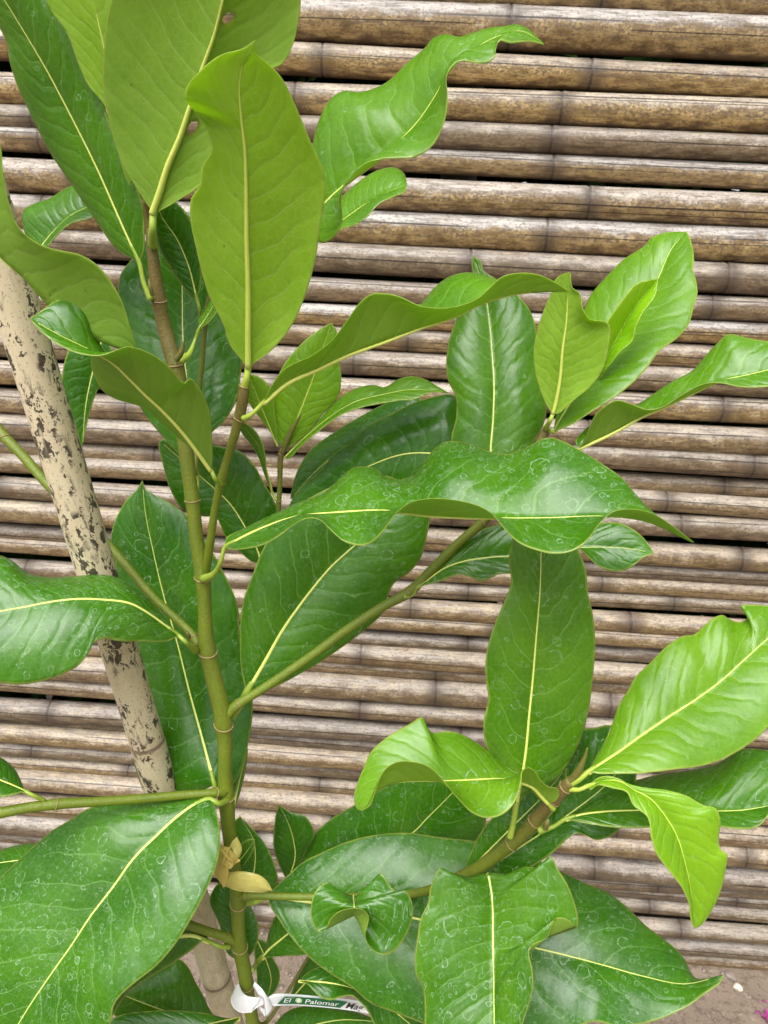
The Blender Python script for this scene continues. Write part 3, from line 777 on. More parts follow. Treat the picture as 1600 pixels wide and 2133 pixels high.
leaf('640,470 680,420 725,380 800,325 830,297 870,255 895,220 915,187 935,150 985,105 1040,76 1085,66 1133,93',
     '640,400 648,320 665,250 690,205 715,190 750,192 800,175 850,130 885,100 905,78 930,72 955,80 985,72 1020,62 1050,60 1075,55 1100,65 1120,82',
     '670,507 700,490 712,465 712,440 705,422 710,400 730,370 760,342 800,331 825,330 865,327 900,305 920,270 930,235 932,195 930,160 940,140 960,127 990,131 1015,131 1030,120 1033,100 1040,85 1060,90 1100,87',
     (.455, .445, .435, .43), .035, -.022, young=.34, stain=.14, rib=8, cup=.10, nu=90, nv=14)
leaf('672,490 720,455 770,420 810,400 848,385',
     '690,440 740,385 795,352 825,350 842,362', '690,490 715,476 738,470 762,455 790,425 820,410 843,400',
     (.57, .57), .04, -.02, young=.30, stain=.05, rib=5)
# narrow dark leaf to the right of the stem, and the one behind everything there
leaf('410,622 395,560 370,500 337,450 320,400', '400,620 380,595 350,550 332,520 324,480 322,440 322,410', '418,600 420,555 414,500 400,462 372,425 340,405',
     (.462, .458), young=.0, stain=.15, rib=7, pet='419,668 416,645', petY=.468, petw=9)
leaf('408,960 400,900 390,800 382,710 380,595 378,500 372,440',
     '390,955 367,940 340,910 310,875 288,840 262,760 248,665 245,610 252,570 275,540 320,480 350,440',
     '425,930 443,900 465,880 490,840 502,780 505,740 500,700 482,640 460,560 430,480 400,445',
     (.465, .495, .51), .0, .0, young=.0, stain=.25, rib=9, pet='404,1046 411,1010', petY=.446, petw=11, cup=.14)
leaf('416,683 432,660 450,630 475,590', '412,672 428,645 445,618', '428,678 446,660 462,630',
     (.455, .45), .01, -.01, young=.35, stain=.0, rib=7, pet='374,752 392,740 405,712', petY=.438, petw=19)
# left group
leaf('-120,300 -60,430 -5,532 50,580 95,630 160,685 230,720 288,738',
     '-130,330 -60,445 -2,532,2 50,578,2.5 95,622,2.5 160,675,2 230,712,1',
     '-60,230 -20,260 0,300 6,360 16,415 40,475 85,510 125,522 165,530 200,550 230,585 255,630 272,685 284,722',
     (.33, .345, .355, .36), 0, -.012, young=.18, stain=.0, rib=6, cup=.10, nu=60)
leaf('440,980 415,945 380,900 340,857 300,820 265,785 235,757 202,738 165,719 130,702 90,680 62,665',
     '442,965 441,900 437,860 425,825 407,797 396,788 385,799 370,785 350,762 320,740 290,727 265,722 245,729 210,741 165,737 125,720 90,695',
     '430,970 405,940 375,915 345,890 310,855 280,842 245,832 215,815 200,790 191,765 190,745 198,725 200,705 192,675 189,645 180,630 160,622 140,620 115,627 90,645',
     (.405, .385, .365, .35, .345), -.012, .016, young=.12, stain=.0, rib=9, pet='459,1008 449,998', petY=.416, petw=13, cup=.06, nu=80, nv=13,
     label='leaf with matt underside and a curled glossy tip')
leaf('78,525 110,485 150,448 200,425 240,405', '52,485 48,440 70,425 100,415 150,387 190,385', '98,516 120,490 150,465 190,455 225,430',
     (.47, .47), .015, -.01, young=.15, stain=.05, rib=5)
leaf('215,700 195,770 180,840 172,932', '240,745 225,780 206,808 188,858 178,900', '150,720 130,780 130,840 150,900',
     (.47, .47), young=.0, stain=.2, rib=7)
leaf('370,1322 340,1300 300,1272 270,1257 220,1250 160,1248 100,1255 50,1265 0,1274 -90,1300 -160,1330',
     '367,1327 345,1337 300,1337 250,1336 215,1331 197,1337 185,1360 165,1385 125,1407 75,1422 30,1426 0,1422 -60,1405 -120,1370',
     '320,1260 280,1225 240,1202 200,1197 140,1202 90,1202 55,1192 30,1172 0,1157 -50,1165 -110,1230',
     (.415, .395, .38, .37, .36), -.022, .03, young=.06, stain=.95, rib=9, pet='408,1355 390,1340', petY=.436, petw=16, cup=.10, nu=70, nv=13)
leaf('437,1665 407,1675 372,1699 324,1743 280,1787 236,1848 192,1905 149,1970 105,2032 61,2097 39,2133 -20,2230',
     '442,1669 455,1708 459,1752 453,1795 437,1839 416,1883 394,1922 363,1970 328,2010 284,2045 258,2067 238,2093 230,2133 190,2200 100,2260',
     '400,1662 340,1664 250,1668 184,1684 153,1704 109,1730 74,1760 39,1791 0,1830 -60,1900 -90,2000 -90,2120',
     (.425, .40, .38, .36, .345), -.03, .03, young=.06, stain=.95, rib=12, pet='474,1668 455,1674', petY=.437, petw=15, cup=.10, nu=70, nv=16)
leaf('52,1648 26,1636 0,1625 -70,1600', '45,1651 20,1658 0,1661 -40,1660', '48,1638 31,1603 0,1577 -40,1565',
     (.39, .385), -.01, .015, young=.05, stain=.25, rib=8, pet='92,1667 70,1657', petY=.394, petw=10)
leaf('140,1800 80,1790 20,1795 -70,1810', '100,1840 40,1850 -30,1840', '110,1765 65,1757 30,1762 0,1771 -40,1790', (.44, .43), -.02, .02, young=0, stain=.3, rib=7)
leaf('437,1962 400,1948 340,1960 260,2000 200,2060 150,2140', '432,1957 394,1983 350,2014 306,2040 262,2075 220,2130', '420,1935 360,1930 280,1950 200,2000 150,2080',
     (.44, .42, .40), -.004, .03, young=.05, stain=.3, rib=9, pet='478,1972 460,1972', petY=.446, petw=12)
leaf('460,2125 420,2125 345,2106 300,2090 258,2073 200,2045', '440,2140 350,2150 250,2125 205,2070', '442,2110 424,2075 407,2045 394,2018 376,1999 340,2000 280,2020 220,2040',
     (.49, .47), -.02, .02, young=.05, stain=.3, rib=8)
leaf('500,2120 440,2133 380,2150 280,2160 200,2165', '480,2140 400,2180 300,2190', '472,2121 437,2112 372,2105 306,2106 236,2121', (.465, .44), -.02, .01, young=0, stain=.2, rib=9)
# big leaf behind the stem
leaf('447,1635 425,1550 395,1440 370,1340 340,1235 320,1150 303,1065 297,1000',
     '400,1655 310,1660 285,1610 270,1520 260,1400 248,1280 240,1170 231,1125 236,1095 265,1040 285,1020',
     '470,1650 495,1620 515,1560 526,1490 525,1440 508,1380 500,1320 495,1260 470,1200 430,1130 380,1065 350,1045 320,1030 303,1018',
     (.455, .49, .51, .525), .0, .0, young=.0, stain=.35, rib=10, pet='464,1662 452,1652', petY=.441, petw=12, cup=.12, nu=66, nv=14)
leaf('486,1690 500,1620 516,1560', '480,1660 488,1610 508,1568', '500,1650 512,1600', (.462, .49), .0, .01, young=.35, stain=0, rib=5)
# leaves of the second shoot
leaf('548,840 600,797 660,770 725,740 800,713 875,685 950,660 1000,635 1060,617 1125,608 1187,608',
     '575,825,2 620,785,2.5 680,740,3 740,695,3 800,650,3 850,640,3 877,633,3 900,605,3 935,577,3 970,568,3 1000,571,3 1030,581,2.5 1090,592,2 1140,600,1',
     '560,815 578,785 595,767 650,740 690,710 725,665 750,630 775,612 800,611 830,617 875,637 925,642 965,635 995,622 1020,600 1045,577 1080,569 1120,572 1160,590',
     (.40, .39, .375, .36, .35), 0, -.016, young=.30, stain=.05, rib=10, pet='507,872 520,866', petY=.402, petw=14, cup=.08, nu=80, nv=12)
leaf('592,938 603,912 620,870 640,820 655,780 675,720 690,672', '578,915 562,860 572,805 590,762 628,716 660,690', '612,925 636,905 675,860 705,825 711,790 707,750 702,690',
     (.52, .525), young=.60, stain=.05, rib=6)
leaf('578,930 566,900 550,860 532,815 518,778', '566,905 545,875 520,840 512,812', '578,900 574,868 562,805 540,785', (.52, .51), young=.55, stain=0, rib=5)
leaf('593,953 625,922 680,875 740,838 800,822 860,812 935,819',
     '610,930 650,895 695,840 740,810 780,802 800,807 830,790 855,784 885,790 915,807', '600,957 625,932 675,890 710,865 750,850 800,840 830,835 865,832 890,820 920,817',
     (.52, .50), .015, -.01, young=.38, stain=.05, rib=6)
leaf('565,1020 552,970 540,930 520,902 500,882', '550,985 540,955 520,922 503,900', '556,985 553,950 545,918 528,893 508,880', (.522, .51), .008, -.008, young=.2, stain=0, rib=5, pet='576,1042 570,1030', petY=.521, petw=7)
leaf('543,1172 540,1155 515,1105 480,1050 450,1020 415,990 370,950 333,918', '530,1172 495,1145 470,1120 460,1095 450,1078 420,1075 380,1060 355,1020 340,970 331,925',
     '560,1120 577,1060 570,1040 550,1005 530,970 500,940 450,928 400,920 350,912', (.53, .535), 0, 0, young=.0, stain=.2, rib=8, cup=.13)
# the two dark leaves behind, centre
leaf('1000,980 930,950 850,945 760,975 680,1020 598,1062', '985,1040 900,1060 780,1090 650,1090', '985,880 945,823 900,827 860,840 825,857 800,870 750,900 740,915 690,950 675,975 650,995 615,1030',
     (.51, .535), 0, .02, young=0, stain=.15, rib=6)
leaf('900,860 820,880 740,920 660,980 605,1040', '900,930 800,960 700,1010', '860,820 800,842 750,868 700,898 645,940 620,980 608,1020', (.54, .55), -.01, .02, young=0, stain=.1, rib=6)
# the long wavy leaf in front
leaf('470,1138 530,1107 615,1077 700,1068 800,1064 900,1075 1045,1080 1150,1079 1250,1076 1340,1085 1445,1130',
     '470,1122 500,1105 550,1080 585,1064 625,1045 670,1030 710,995 730,977 760,972 785,977 800,990 830,999 860,990 885,960 905,935 925,921 950,919 980,925 1010,937 1045,946 1075,942 1110,925 1130,914 1150,912 1175,920 1215,942 1260,970 1295,995 1320,1025 1350,1057 1375,1080',
     '475,1143 500,1145 550,1135 585,1115 610,1095 640,1080 665,1082 690,1105 715,1127 740,1136 765,1135 790,1117 800,1105 825,1070 855,1047 890,1039 950,1042 1000,1055 1025,1070 1050,1100 1080,1130 1120,1147 1160,1154 1195,1147 1220,1130 1250,1090 1275,1067 1300,1061 1330,1062 1360,1070 1400,1095',
     (.415, .395, .375, .36, .35, .345), .035, -.030, young=.11, stain=.95, rib=9, pet='422,1206 445,1196 460,1170', petY=.432, petw=18, cup=.06, nu=120, nv=16,
     label='long wavy leaf with dried droplet rings reaching over the others')
leaf('513,1443 550,1380 590,1310 640,1240 690,1180 740,1135 800,1085 870,1020',
     '502,1390 500,1320 502,1280 510,1240 525,1200 540,1160 555,1130 590,1080 700,1010 800,990', '560,1435 640,1395 710,1350 750,1320 780,1295 795,1280 808,1242 820,1216 855,1190 875,1165 890,1115 896,1075 895,1040',
     (.46, .485, .505), .0, .0, young=.08, stain=.32, rib=15, pet='482,1498 500,1470', petY=.444, petw=11, cup=.10, nu=66, nv=14)
# right hand group at the end of the upper branch
leaf('1028,1040 1022,942 1027,875 1029,800 1025,735 1020,675 1013,625 1000,575 985,533',
     '970,1010 940,915 950,870 950,830 933,790 930,750 935,710 950,665 962,620 985,570 982,548', '1080,1000 1112,922 1130,890 1139,850 1130,810 1115,750 1117,685 1100,640 1078,615 1035,582 1006,562 1003,545',
     (.465, .49, .52), 0, 0, young=.16, stain=.16, rib=9, cup=.13, nu=66, nv=14)
leaf('1152,862 1157,845 1167,790 1172,730 1180,670 1183,615 1187,567',
     '1160,862 1200,830 1230,805 1255,770 1267,725 1269,676 1260,670 1230,665 1215,645 1207,610 1192,600 1189,580', '1147,857 1130,825 1115,775 1112,730 1120,685 1135,640 1150,605 1156,583 1172,571',
     (.445, .435), -.008, .008, young=.60, stain=.05, rib=9, pet='1136,893 1145,878', petY=.458, petw=12, cup=.12)
leaf('1153,900 1190,838 1250,755 1310,672 1370,582 1400,518 1431,483',
     '1160,860 1180,760 1200,690 1216,645 1230,615 1260,580 1300,540 1345,510 1355,497 1385,485', '1190,885 1230,860 1270,835 1310,805 1345,770 1375,730 1410,705 1435,675 1445,640 1453,610 1449,580 1443,563 1446,545 1440,505',
     (.455, .49, .525), .03, -.03, young=.42, stain=.08, rib=9, pet='1142,898 1147,896', petY=.46, petw=10, cup=.10, nu=70, nv=13)
leaf('1250,788 1268,735 1290,695 1315,650 1345,610 1371,580', '1246,770 1252,715 1264,672 1275,655 1300,620 1325,592 1350,584', '1262,768 1270,760 1295,730 1317,710 1325,680 1340,650 1365,615',
     (.462, .462), -.012, -.012, young=1.0, stain=.0, rib=6, cup=.05, label='young lime green leaf still half folded')
leaf('1205,935 1280,900 1340,867 1385,848 1440,822 1500,795 1560,781 1620,766 1720,740',
     '1198,922,0 1225,890,.5 1270,860,1 1330,841 1365,818 1400,795 1445,770 1475,735 1500,710 1515,697 1560,705 1610,713 1690,725', '1215,925 1226,895 1240,865 1260,846 1285,834 1315,842 1350,854 1375,850 1425,820 1465,800 1495,797 1540,806 1600,806 1680,790',
     (.455, .445, .435, .42), .02, -.014, young=.25, stain=.45, rib=8, cup=.08, nu=80, nv=12)
leaf('870,1222 882,1215 925,1185 965,1170 1015,1162 1060,1159 1140,1150 1215,1141 1300,1142 1363,1152',
     '900,1190 935,1150 970,1120 1010,1100 1050,1090 1120,1085 1190,1100 1250,1090 1290,1089 1315,1100 1340,1120', '890,1218 920,1210 955,1197 980,1202 1000,1210 1020,1205 1040,1196 1062,1195 1110,1190 1160,1160 1205,1142 1230,1165 1250,1182 1280,1190 1310,1185 1340,1162',
     (.455, .458, .458, .45), .012, -.012, young=.06, stain=.55, rib=7, pet='842,1242 858,1240', petY=.455, petw=14, cup=.08, nu=80)
# lower branch on the right
leaf('1073,1695 1083,1640 1095,1565 1102,1490 1110,1410 1117,1325 1125,1225 1127,1155 1130,1040',
     '1065,1650 1040,1610 1020,1570 1010,1545 1007,1505 1017,1455 1012,1415 1012,1370 1025,1315 1045,1265 1064,1215 1060,1165 1068,1120 1090,1060', '1090,1660 1145,1632 1160,1620 1190,1580 1215,1525 1227,1475 1235,1410 1240,1340 1235,1280 1225,1235 1220,1185 1205,1145 1180,1080',
     (.395, .405, .415, .425), .0, .0, young=.22, stain=.26, rib=12, pet='1062,1745 1068,1722', petY=.394, petw=14, cup=.10, nu=80, nv=14)
leaf('1225,1608 1281,1572 1337,1532 1394,1493 1450,1457 1500,1420 1550,1375 1600,1330 1680,1265',
     '1255,1553 1274,1512 1289,1470 1311,1433 1320,1415 1355,1380 1390,1345 1425,1324 1445,1322 1465,1305 1490,1285 1505,1281 1520,1290 1540,1296 1555,1290 1557,1278 1541,1262 1575,1260 1610,1262 1660,1255', '1250,1612 1281,1612 1337,1611 1412,1602 1469,1594 1525,1572 1562,1549 1589,1527 1610,1500 1650,1430 1680,1350',
     (.372, .405, .44), .025, -.025, young=.50, stain=.10, rib=11, pet='1180,1638 1205,1625', petY=.376, petw=12, cup=.08, nu=90, nv=16)
leaf('1225,1637 1262,1626 1290,1628 1318,1645 1352,1662 1382,1695 1410,1742 1425,1790 1440,1864 1446,1934',
     '1245,1620 1265,1616 1290,1622 1311,1634 1345,1641 1394,1647 1431,1658 1465,1677 1491,1684 1501,1710 1497,1748 1502,1770 1514,1778 1512,1808 1502,1853 1484,1894 1460,1927', '1230,1646 1244,1636 1275,1642 1305,1650 1319,1677 1349,1703 1356,1744 1367,1778 1394,1815 1420,1849 1435,1883 1438,1913',
     (.372, .36, .35, .345), .0, -.008, young=.80, stain=.03, rib=9, pet='1184,1642 1205,1645', petY=.376, petw=16, cup=.12, nu=80, nv=13, label='drooping lime green leaf with a pointed tip')
leaf('1178,1706 1210,1697 1262,1691 1322,1689 1410,1690 1499,1690 1544,1688 1600,1679 1680,1660',
     '1210,1688 1225,1677 1270,1650 1319,1628 1375,1613 1431,1605 1487,1594 1514,1579 1540,1562 1566,1560 1600,1564 1660,1600', '1195,1710 1225,1716 1262,1722 1300,1725 1352,1724 1420,1715 1499,1722 1525,1726 1562,1727 1585,1718 1602,1697 1650,1680',
     (.388, .392, .395, .40), .035, -.015, young=.10, stain=.45, rib=9, pet='1122,1730 1150,1723', petY=.388, petw=18, cup=.10, nu=70, nv=13)
leaf('1020,1805 1079,1767 1127,1737 1184,1697 1262,1635 1300,1590 1320,1560',
     '1030,1780 1080,1700 1140,1620 1190,1560 1214,1520 1240,1516 1270,1510 1305,1530', '1060,1835 1112,1804 1150,1778 1187,1744 1202,1736 1221,1740 1240,1750 1262,1746 1281,1737 1292,1724 1312,1680 1326,1613 1325,1580',
     (.425, .425), .02, -.012, young=.0, stain=.55, rib=7, nv=13)
leaf('975,1816 1030,1760 1080,1710 1130,1660 1180,1600', '970,1805 981,1774 999,1739 1025,1704 1064,1675 1110,1640 1160,1605', '1000,1818 1060,1780 1120,1730 1160,1680 1180,1630',
     (.435, .43), .01, -.01, young=.08, stain=.5, rib=7)
leaf('1143,1674 1126,1656 1112,1641 1086,1630 1040,1623 1000,1624 933,1627 870,1627 820,1632 790,1645 768,1672 754,1689',
     '1158,1668 1165,1656 1161,1643 1143,1639 1126,1625 1112,1604 1099,1599 1089,1605 1086,1625 1077,1660 1060,1687 1034,1702 1007,1703 981,1691 959,1669 937,1643 916,1617 894,1597 863,1587 828,1587 806,1599 789,1626 780,1656 771,1678',
     '1135,1672,0 1118,1660,1 1098,1630,1 1084,1608 1047,1590 1016,1564 981,1540 955,1527 933,1523 898,1525 885,1507 881,1495 850,1510 806,1536 771,1569 758,1599 745,1630 738,1665 745,1685',
     (.378, .372, .36, .352, .348), -.020, .022, young=.46, stain=.26, rib=8, pet='1152,1684 1147,1680', petY=.38, petw=14, cup=.05, nu=120, nv=16, label='curled bright leaf rolled like a wave')
leaf('600,1830 700,1800 790,1770 859,1735 894,1700 942,1652 985,1605', '596,1822 627,1783 657,1735 692,1704 736,1678 790,1645 850,1610 930,1590', '640,1850 740,1840 850,1815 960,1780 1003,1735 1012,1713 1010,1660',
     (.53, .53, .525), .02, -.01, young=0, stain=.38, rib=8, nv=13)
leaf('560,1868 650,1880 750,1893 860,1912 980,1942 1109,1973 1187,1992 1262,2012 1337,2033 1430,2050 1508,2031',
     '565,1858 601,1822 631,1796 675,1774 727,1752 784,1739 850,1735 916,1744 986,1752 1080,1775 1169,1815 1225,1842 1262,1857 1307,1890 1345,1928 1394,1965 1424,1995 1439,2025 1457,2046 1482,2044',
     '560,1880 583,1919 614,1962 653,2002 688,2028 736,2059 771,2089 824,2110 881,2132 980,2165 1100,2170 1180,2148 1240,2128 1280,2138 1337,2133 1375,2123 1431,2097 1469,2070 1500,2048',
     (.455, .445, .43, .415, .405, .40), .045, -.035, young=.02, stain=.95, rib=10, pet='500,1882 530,1880', petY=.445, petw=14, cup=.08, nu=90, nv=18)
leaf('1015,1850 1016,1820 1025,1870 1027,1958 1029,2045 1030,2133 1030,2250',
     '1040,1840 1090,1806 1126,1806 1147,1783 1161,1808 1180,1838 1195,1875 1204,1909 1202,1934 1191,1920 1172,1911 1157,1913 1150,1928 1139,1954 1112,1965 1103,1977 1109,2018 1111,2052 1103,2089 1090,2130 1065,2200', 
     '1000,1845 960,1824 930,1815 918,1806 907,1822 896,1853 892,1879 876,1914 870,1949 864,2002 867,2032 881,2059 885,2098 885,2133 900,2190 960,2240',
     (.40, .385, .37, .355, .34, .33), .0, .0, young=.15, stain=.95, rib=11, cup=.10, nu=90, nv=16)
leaf('736,1866,2.5 737,1878,1.5 738,1890,0.6 738,1903,1.0 738,1907,.8 738,1900,.2 738,1891,-.6',
     '762,1860,2.2 787,1840,2 791,1818,2 802,1827,1.8 813,1846,1.6 828,1857,1.4 841,1853,1.2 857,1875,.9 860,1905,.6 850,1940,.2 828,1975,-.1 806,1989,-.3 784,1984,-.4 767,1967,-.5 761,1949,-.5 765,1932,-.5 768,1908,-.5 758,1896,-.6',
     '710,1857,2.2 690,1849,2 688,1840,1.8 675,1840,1.6 657,1857,1.2 647,1892,.8 651,1923,.4 666,1942,.1 677,1936,-.2 688,1914,-.4 710,1897,-.5',
     (.385, .385), 0, 0, young=.05, stain=.55, rib=5, cup=.0, nu=90, nv=12, label='small crumpled leaf curling back on itself')
# shadowed leaves low down
leaf('508,1870 530,1810 528,1750 500,1700', '500,1850 500,1780 490,1710', '545,1870 578,1838 570,1796 552,1757 526,1726', (.475, .49), young=0, stain=.1, rib=6, cup=.12)
leaf('600,1835 615,1785 609,1739 596,1703 581,1676', '590,1820 570,1765 572,1717 575,1695', '622,1800 640,1770 655,1739 649,1717 636,1700 605,1691', (.53, .54), young=0, stain=.1, rib=6, cup=.12)
leaf('480,1808 505,1785 522,1762 531,1748', '490,1780 502,1758 520,1747', '500,1808 521,1784 530,1765', (.455, .457), young=.05, stain=0, rib=4)
leaf('497,2000 490,1940 485,1890 482,1830', '478,1990 455,1920 437,1874 455,1840', '520,1990 534,1970 538,1925 525,1892 505,1850', (.465, .49), young=0, stain=.1, rib=7, cup=.12)
leaf('545,1995 564,1975 599,1946 650,1905', '550,1990 556,1960 565,1925 590,1890 630,1880', '560,1994 600,1991 640,1987 680,1950', (.475, .475), .01, -.01, young=.05, stain=.1, rib=10, pet='524,2022 534,2008', petY=.452, petw=11)
leaf('535,1955 555,2000 565,2040 556,2082', '552,1960 570,1997 583,2025 580,2052 566,2074', '530,1975 535,2030 540,2075', (.55, .54), young=0, stain=.05, rib=5)
leaf('600,2090 644,2041 690,2015 780,1990', '610,2060 640,2000 690,1970 750,1970', '620,2095 660,2085 720,2070 770,2030', (.54, .54), .01, -.01, young=0, stain=.1, rib=5)
leaf('560,2180 640,2140 710,2125 800,2130', '575,2130 600,2106 649,2094 710,2098 775,2120', '600,2200 700,2190 780,2160', (.52, .51), .02, -.02, young=0, stain=.1, rib=6)
leaf('622,2043 700,2050 780,2080 850,2130 900,2180', '650,2020 720,2010 800,2040 870,2100', '640,2050 655,2066 668,2078 690,2084 712,2076 735,2075 750,2088 765,2105 782,2138 830,2180', (.452, .446, .44), .02, -.012, young=0, stain=.12, rib=6)

# ------------------------------------------------------------------ yellow tape tied round stem and stake
def ribbon(a, b, n=30, m=6, name='band', mat=None, parent=None, bulge=0.0, th=.0004):
    """sheet between two traces (x, y, Y)"""
    A, B = hermite(np.array(a, float), n), hermite(np.array(b, float), n)
    PA = np.array([at(*r) for r in A]); PB = np.array([at(*r) for r in B])
    sv = np.linspace(0, 1, m + 1)
    G = np.stack([PA + (PB - PA) * s for s in sv], 1)
    nn = np.cross(np.gradient(G, axis=1), np.gradient(G, axis=0)); nn /= np.linalg.norm(nn, axis=2, keepdims=True) + 1e-12
    tc = CAM - G; nn *= np.sign((nn * tc).sum(2, keepdims=True).mean())
    G = G + nn * (bulge * 4 * sv * (1 - sv))[None, :, None]
    nc = m + 1; off = n * nc
    V = np.vstack([(G + nn * th / 2).reshape(-1, 3), (G - nn * th / 2).reshape(-1, 3)]); F = []
    for i in range(n - 1):
        for j in range(m):
            q = (i*nc+j, i*nc+j+1, (i+1)*nc+j+1, (i+1)*nc+j); F += [q, tuple(off + k for k in q[::-1])]
        for j in (0, m): F.append((i*nc+j, (i+1)*nc+j, off+(i+1)*nc+j, off+i*nc+j))
    for i in (0, n - 1):
        for j in range(m): F.append((i*nc+j, i*nc+j+1, off+i*nc+j+1, off+i*nc+j))
    me = bpy.data.meshes.new(name); me.from_pydata(V.tolist(), [], F)
    return link(name, me, mat, parent)

tie = bpy.data.objects.new('plastic_tie', None); C.objects.link(tie)
tag(tie, 'knotted yellow plastic tape tied round the sapling stem', 'plastic tie')
ribbon([(494, 1742, .434), (504, 1768, .428), (500, 1783, .425), (486, 1796, .422)], [(478, 1765, .428), (485, 1772, .424), (482, 1784, .421), (478, 1792, .42)], 24, 6, 'band', M['film'], tie, .001)
ribbon([(458, 1757, .440), (470, 1764, .426), (481, 1782, .420), (488, 1798, .419)], [(454, 1776, .440), (456, 1788, .424), (466, 1797, .418), (479, 1811, .417)], 24, 6, 'band', M['tape'], tie, .0016)
ribbon([(460, 1782, .424), (470, 1790, .420), (476, 1812, .419), (471, 1846, .421)], [(456, 1778, .428), (449, 1800, .427), (447, 1820, .426), (466, 1845, .423)], 24, 8, 'tail', M['tape'], tie, .0015)
ribbon([(474, 1817, .424), (498, 1815, .421), (519, 1817, .420), (543, 1824, .420), (558, 1837, .421), (567, 1852, .422)], [(470, 1846, .421), (487, 1853, .419), (508, 1857, .418), (530, 1858, .418), (557, 1857, .420), (567, 1853, .422)], 36, 10, 'tail', M['film'], tie, .0018)
kn = link('knot', lump(.0052, 12, 4, (1.0, .6, 1.15), .32), M['tape'], tie); kn.location = at(472, 1786, .421)
kn2 = link('knot', lump(.0036, 17, 4, (1.25, .6, .75), .35), M['tape'], tie); kn2.location = at(482, 1794, .419)
for (x0, y0, x1, y1, wd) in ((458, 1768, 486, 1800, 8), (476, 1766, 462, 1806, 7), (462, 1788, 492, 1792, 6)):      # pleats of the knot
    ribbon([(x0 - wd * .4, y0, .4195), ((x0 + x1) / 2 - wd * .5, (y0 + y1) / 2, .4155), (x1 - wd * .4, y1, .4185)], [(x0 + wd * .6, y0 - 2, .4185), ((x0 + x1) / 2 + wd * .5, (y0 + y1) / 2 - 3, .415), (x1 + wd * .5, y1 - 3, .418)], 14, 5, 'band', M['tape'], tie, .0006)
P = np.array([at(*p) for p in ((470, 1790, .44), (430, 1800, .468), (398, 1830, .49))])
part_me = tube_mesh(hermite(np.vstack([P, at(392, 1842, .505)]), 20, 3), np.full(20, .0014), 8); link('band', part_me, M['tape'], tie)

# ------------------------------------------------------------------ nursery tag
tg = bpy.data.objects.new('plant_tag', None); C.objects.link(tg)
tag(tg, 'white looped nursery tag with green print hanging on the stem', 'plant tag')
def zp(x, y): return (430 + x * .23125, 1900 + y * .23115)
def yt(x): return float(np.interp(x, [480, 520, 545, 640, 790], [.440, .428, .432, .455, .475]))
def tz(rows): return [(*zp(x, y), yt(zp(x, y)[0]) + (d / 100)) for x, y, d in rows]
ribbon(tz([(296, 652, 1.2), (318, 708, .5), (360, 752, 0), (430, 768, -.2), (488, 768, -.2)]), tz([(262, 690, 1.2), (222, 780, .6), (240, 850, .2), (300, 900, 0), (405, 905, -.1)]), 26, 8, 'loop', M['white'], tg, .0012)
ribbon(tz([(486, 766, -.2), (514, 788, -.2), (516, 836, -.2)]), tz([(405, 906, -.1), (440, 870, -.15), (496, 838, -.2)]), 10, 6, 'loop', M['white'], tg, .0)
ribbon(tz([(436, 628, 1.0), (500, 690, .3), (548, 760, 0), (600, 858, 0)]), tz([(430, 680, 1.0), (470, 740, .3), (512, 800, 0), (528, 948, 0)]), 20, 6, 'loop', M['white'], tg, .0008)
ribbon(tz([(470, 850, .1), (500, 860, .1), (560, 900, .05)]), tz([(480, 880, .1), (505, 905, .1), (528, 948, 0)]), 10, 4, 'loop', M['white'], tg, .0)
UT = [(545, 776), (600, 742), (800, 742), (1000, 758), (1200, 778), (1400, 806), (1560, 838)]
UB = [(592, 846), (640, 842), (800, 840), (1000, 852), (1200, 872), (1400, 902), (1560, 936)]
ribbon(tz([(x, y, .1) for x, y in UT]), tz([(x, y, .1) for x, y in UB]), 40, 4, 'strip', M['white'], tg, .0)
def strip_pt(s, h, lift):
    """s: zoom x along the strip, h: 0 lower edge .. 1 upper edge"""
    ty = np.interp(s, [p[0] for p in UT], [p[1] for p in UT]); by = np.interp(s, [p[0] for p in UB], [p[1] for p in UB])
    X, Y_ = zp(s, by + (ty - by) * h); return at(X, Y_, yt(X) + .001 - lift)
def strip_patch(name, quad, mat, lift, n=16):
    """quad: (s,h) lower-left, lower-right, upper-right, upper-left"""
    V, F = [], []
    q = [np.array(p, float) for p in quad]
    for i in range(n + 1):
        u = i / n
        for vv in (0, .5, 1):
            p = (q[0] * (1-u) + q[1] * u) * (1-vv) + (q[3] * (1-u) + q[2] * u) * vv; V.append(tuple(strip_pt(p[0], p[1], lift)))
    for i in range(n):
        for j in range(2): F.append((i*3+j, (i+1)*3+j, (i+1)*3+j+1, i*3+j+1))
    me = bpy.data.meshes.new(name); me.from_pydata(V, [], F); return link(name, me, mat, tg)
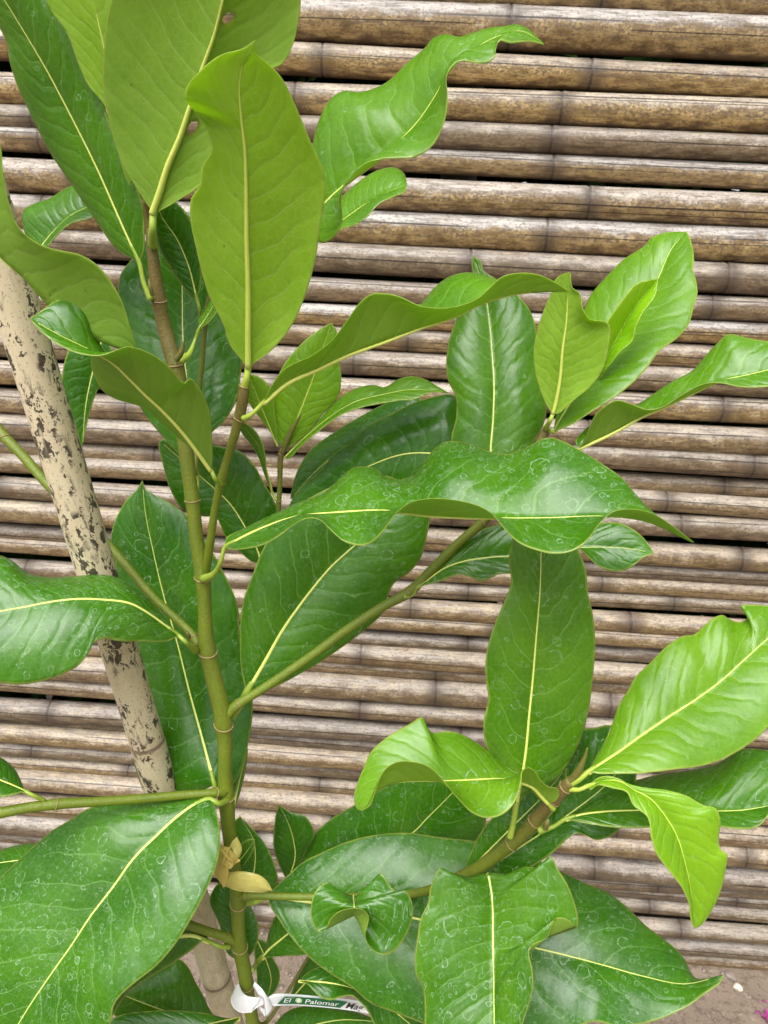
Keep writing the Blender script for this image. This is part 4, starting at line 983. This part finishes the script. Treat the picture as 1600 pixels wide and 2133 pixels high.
strip_patch('print_panel', [(636, .13), (1205, .10), (1275, .78), (708, .80)], M['green'], .0020)
def strip_text(txt, s0, s1, h0, h1, mat, shear=0.0, name='lettering', bold=0.0):
    cu = bpy.data.curves.new(name, 'FONT'); cu.body = txt; cu.shear = shear; cu.offset = bold; cu.resolution_u = 4
    o = bpy.data.objects.new('tmp', cu); C.objects.link(o)
    me = bpy.data.meshes.new_from_object(o.evaluated_get(bpy.context.evaluated_depsgraph_get()))
    bpy.data.objects.remove(o)
    co = np.array([v.co[:] for v in me.vertices]); x0, x1 = co[:, 0].min(), co[:, 0].max(); y1 = .70
    for v in me.vertices:
        s = s0 + (v.co.x - x0) / (x1 - x0) * (s1 - s0); h = h0 + v.co.y / y1 * (h1 - h0); v.co = Vector(strip_pt(s, h, .0032))
    me.name = name; return link(name, me, mat, tg, smooth=False)
strip_text('El', 694, 768, .27, .66, M['print'], .25)
strip_text('Palomar', 888, 1196, .24, .64, M['print'], .2)
strip_text('Jardin', 738, 800, .68, .78, M['logo'], .2)
strip_text('Mag', 1250, 1420, .16, .74, M['ink'], .5, 'handwriting', .012)
def logo():
    V, F = [], []
    for k in range(6):
        a = k * math.pi / 3 + .3; cs, ch = 832 + 17 * math.cos(a), .47 + .13 * math.sin(a); i0 = len(V)
        V.append(tuple(strip_pt(cs, ch, .0026 + k * 2e-5)))
        for j in range(14): V.append(tuple(strip_pt(cs + 15 * math.cos(j / 14 * 6.283), ch + .13 * math.sin(j / 14 * 6.283), .0026 + k * 2e-5)))
        F += [(i0, i0 + 1 + j, i0 + 1 + (j + 1) % 14) for j in range(14)]
    me = bpy.data.meshes.new('emblem'); me.from_pydata(V, [], F); link('emblem', me, M['logo'], tg)
    V = [tuple(strip_pt(832 + 15 * math.cos(j / 16 * 6.283) + 5 * math.sin(j / 16 * 6.283), .48 + .13 * math.sin(j / 16 * 6.283), .0030)) for j in range(16)]
    me = bpy.data.meshes.new('emblem'); me.from_pydata(V, [], [tuple(range(16))]); link('emblem', me, M['print'], tg)
logo()
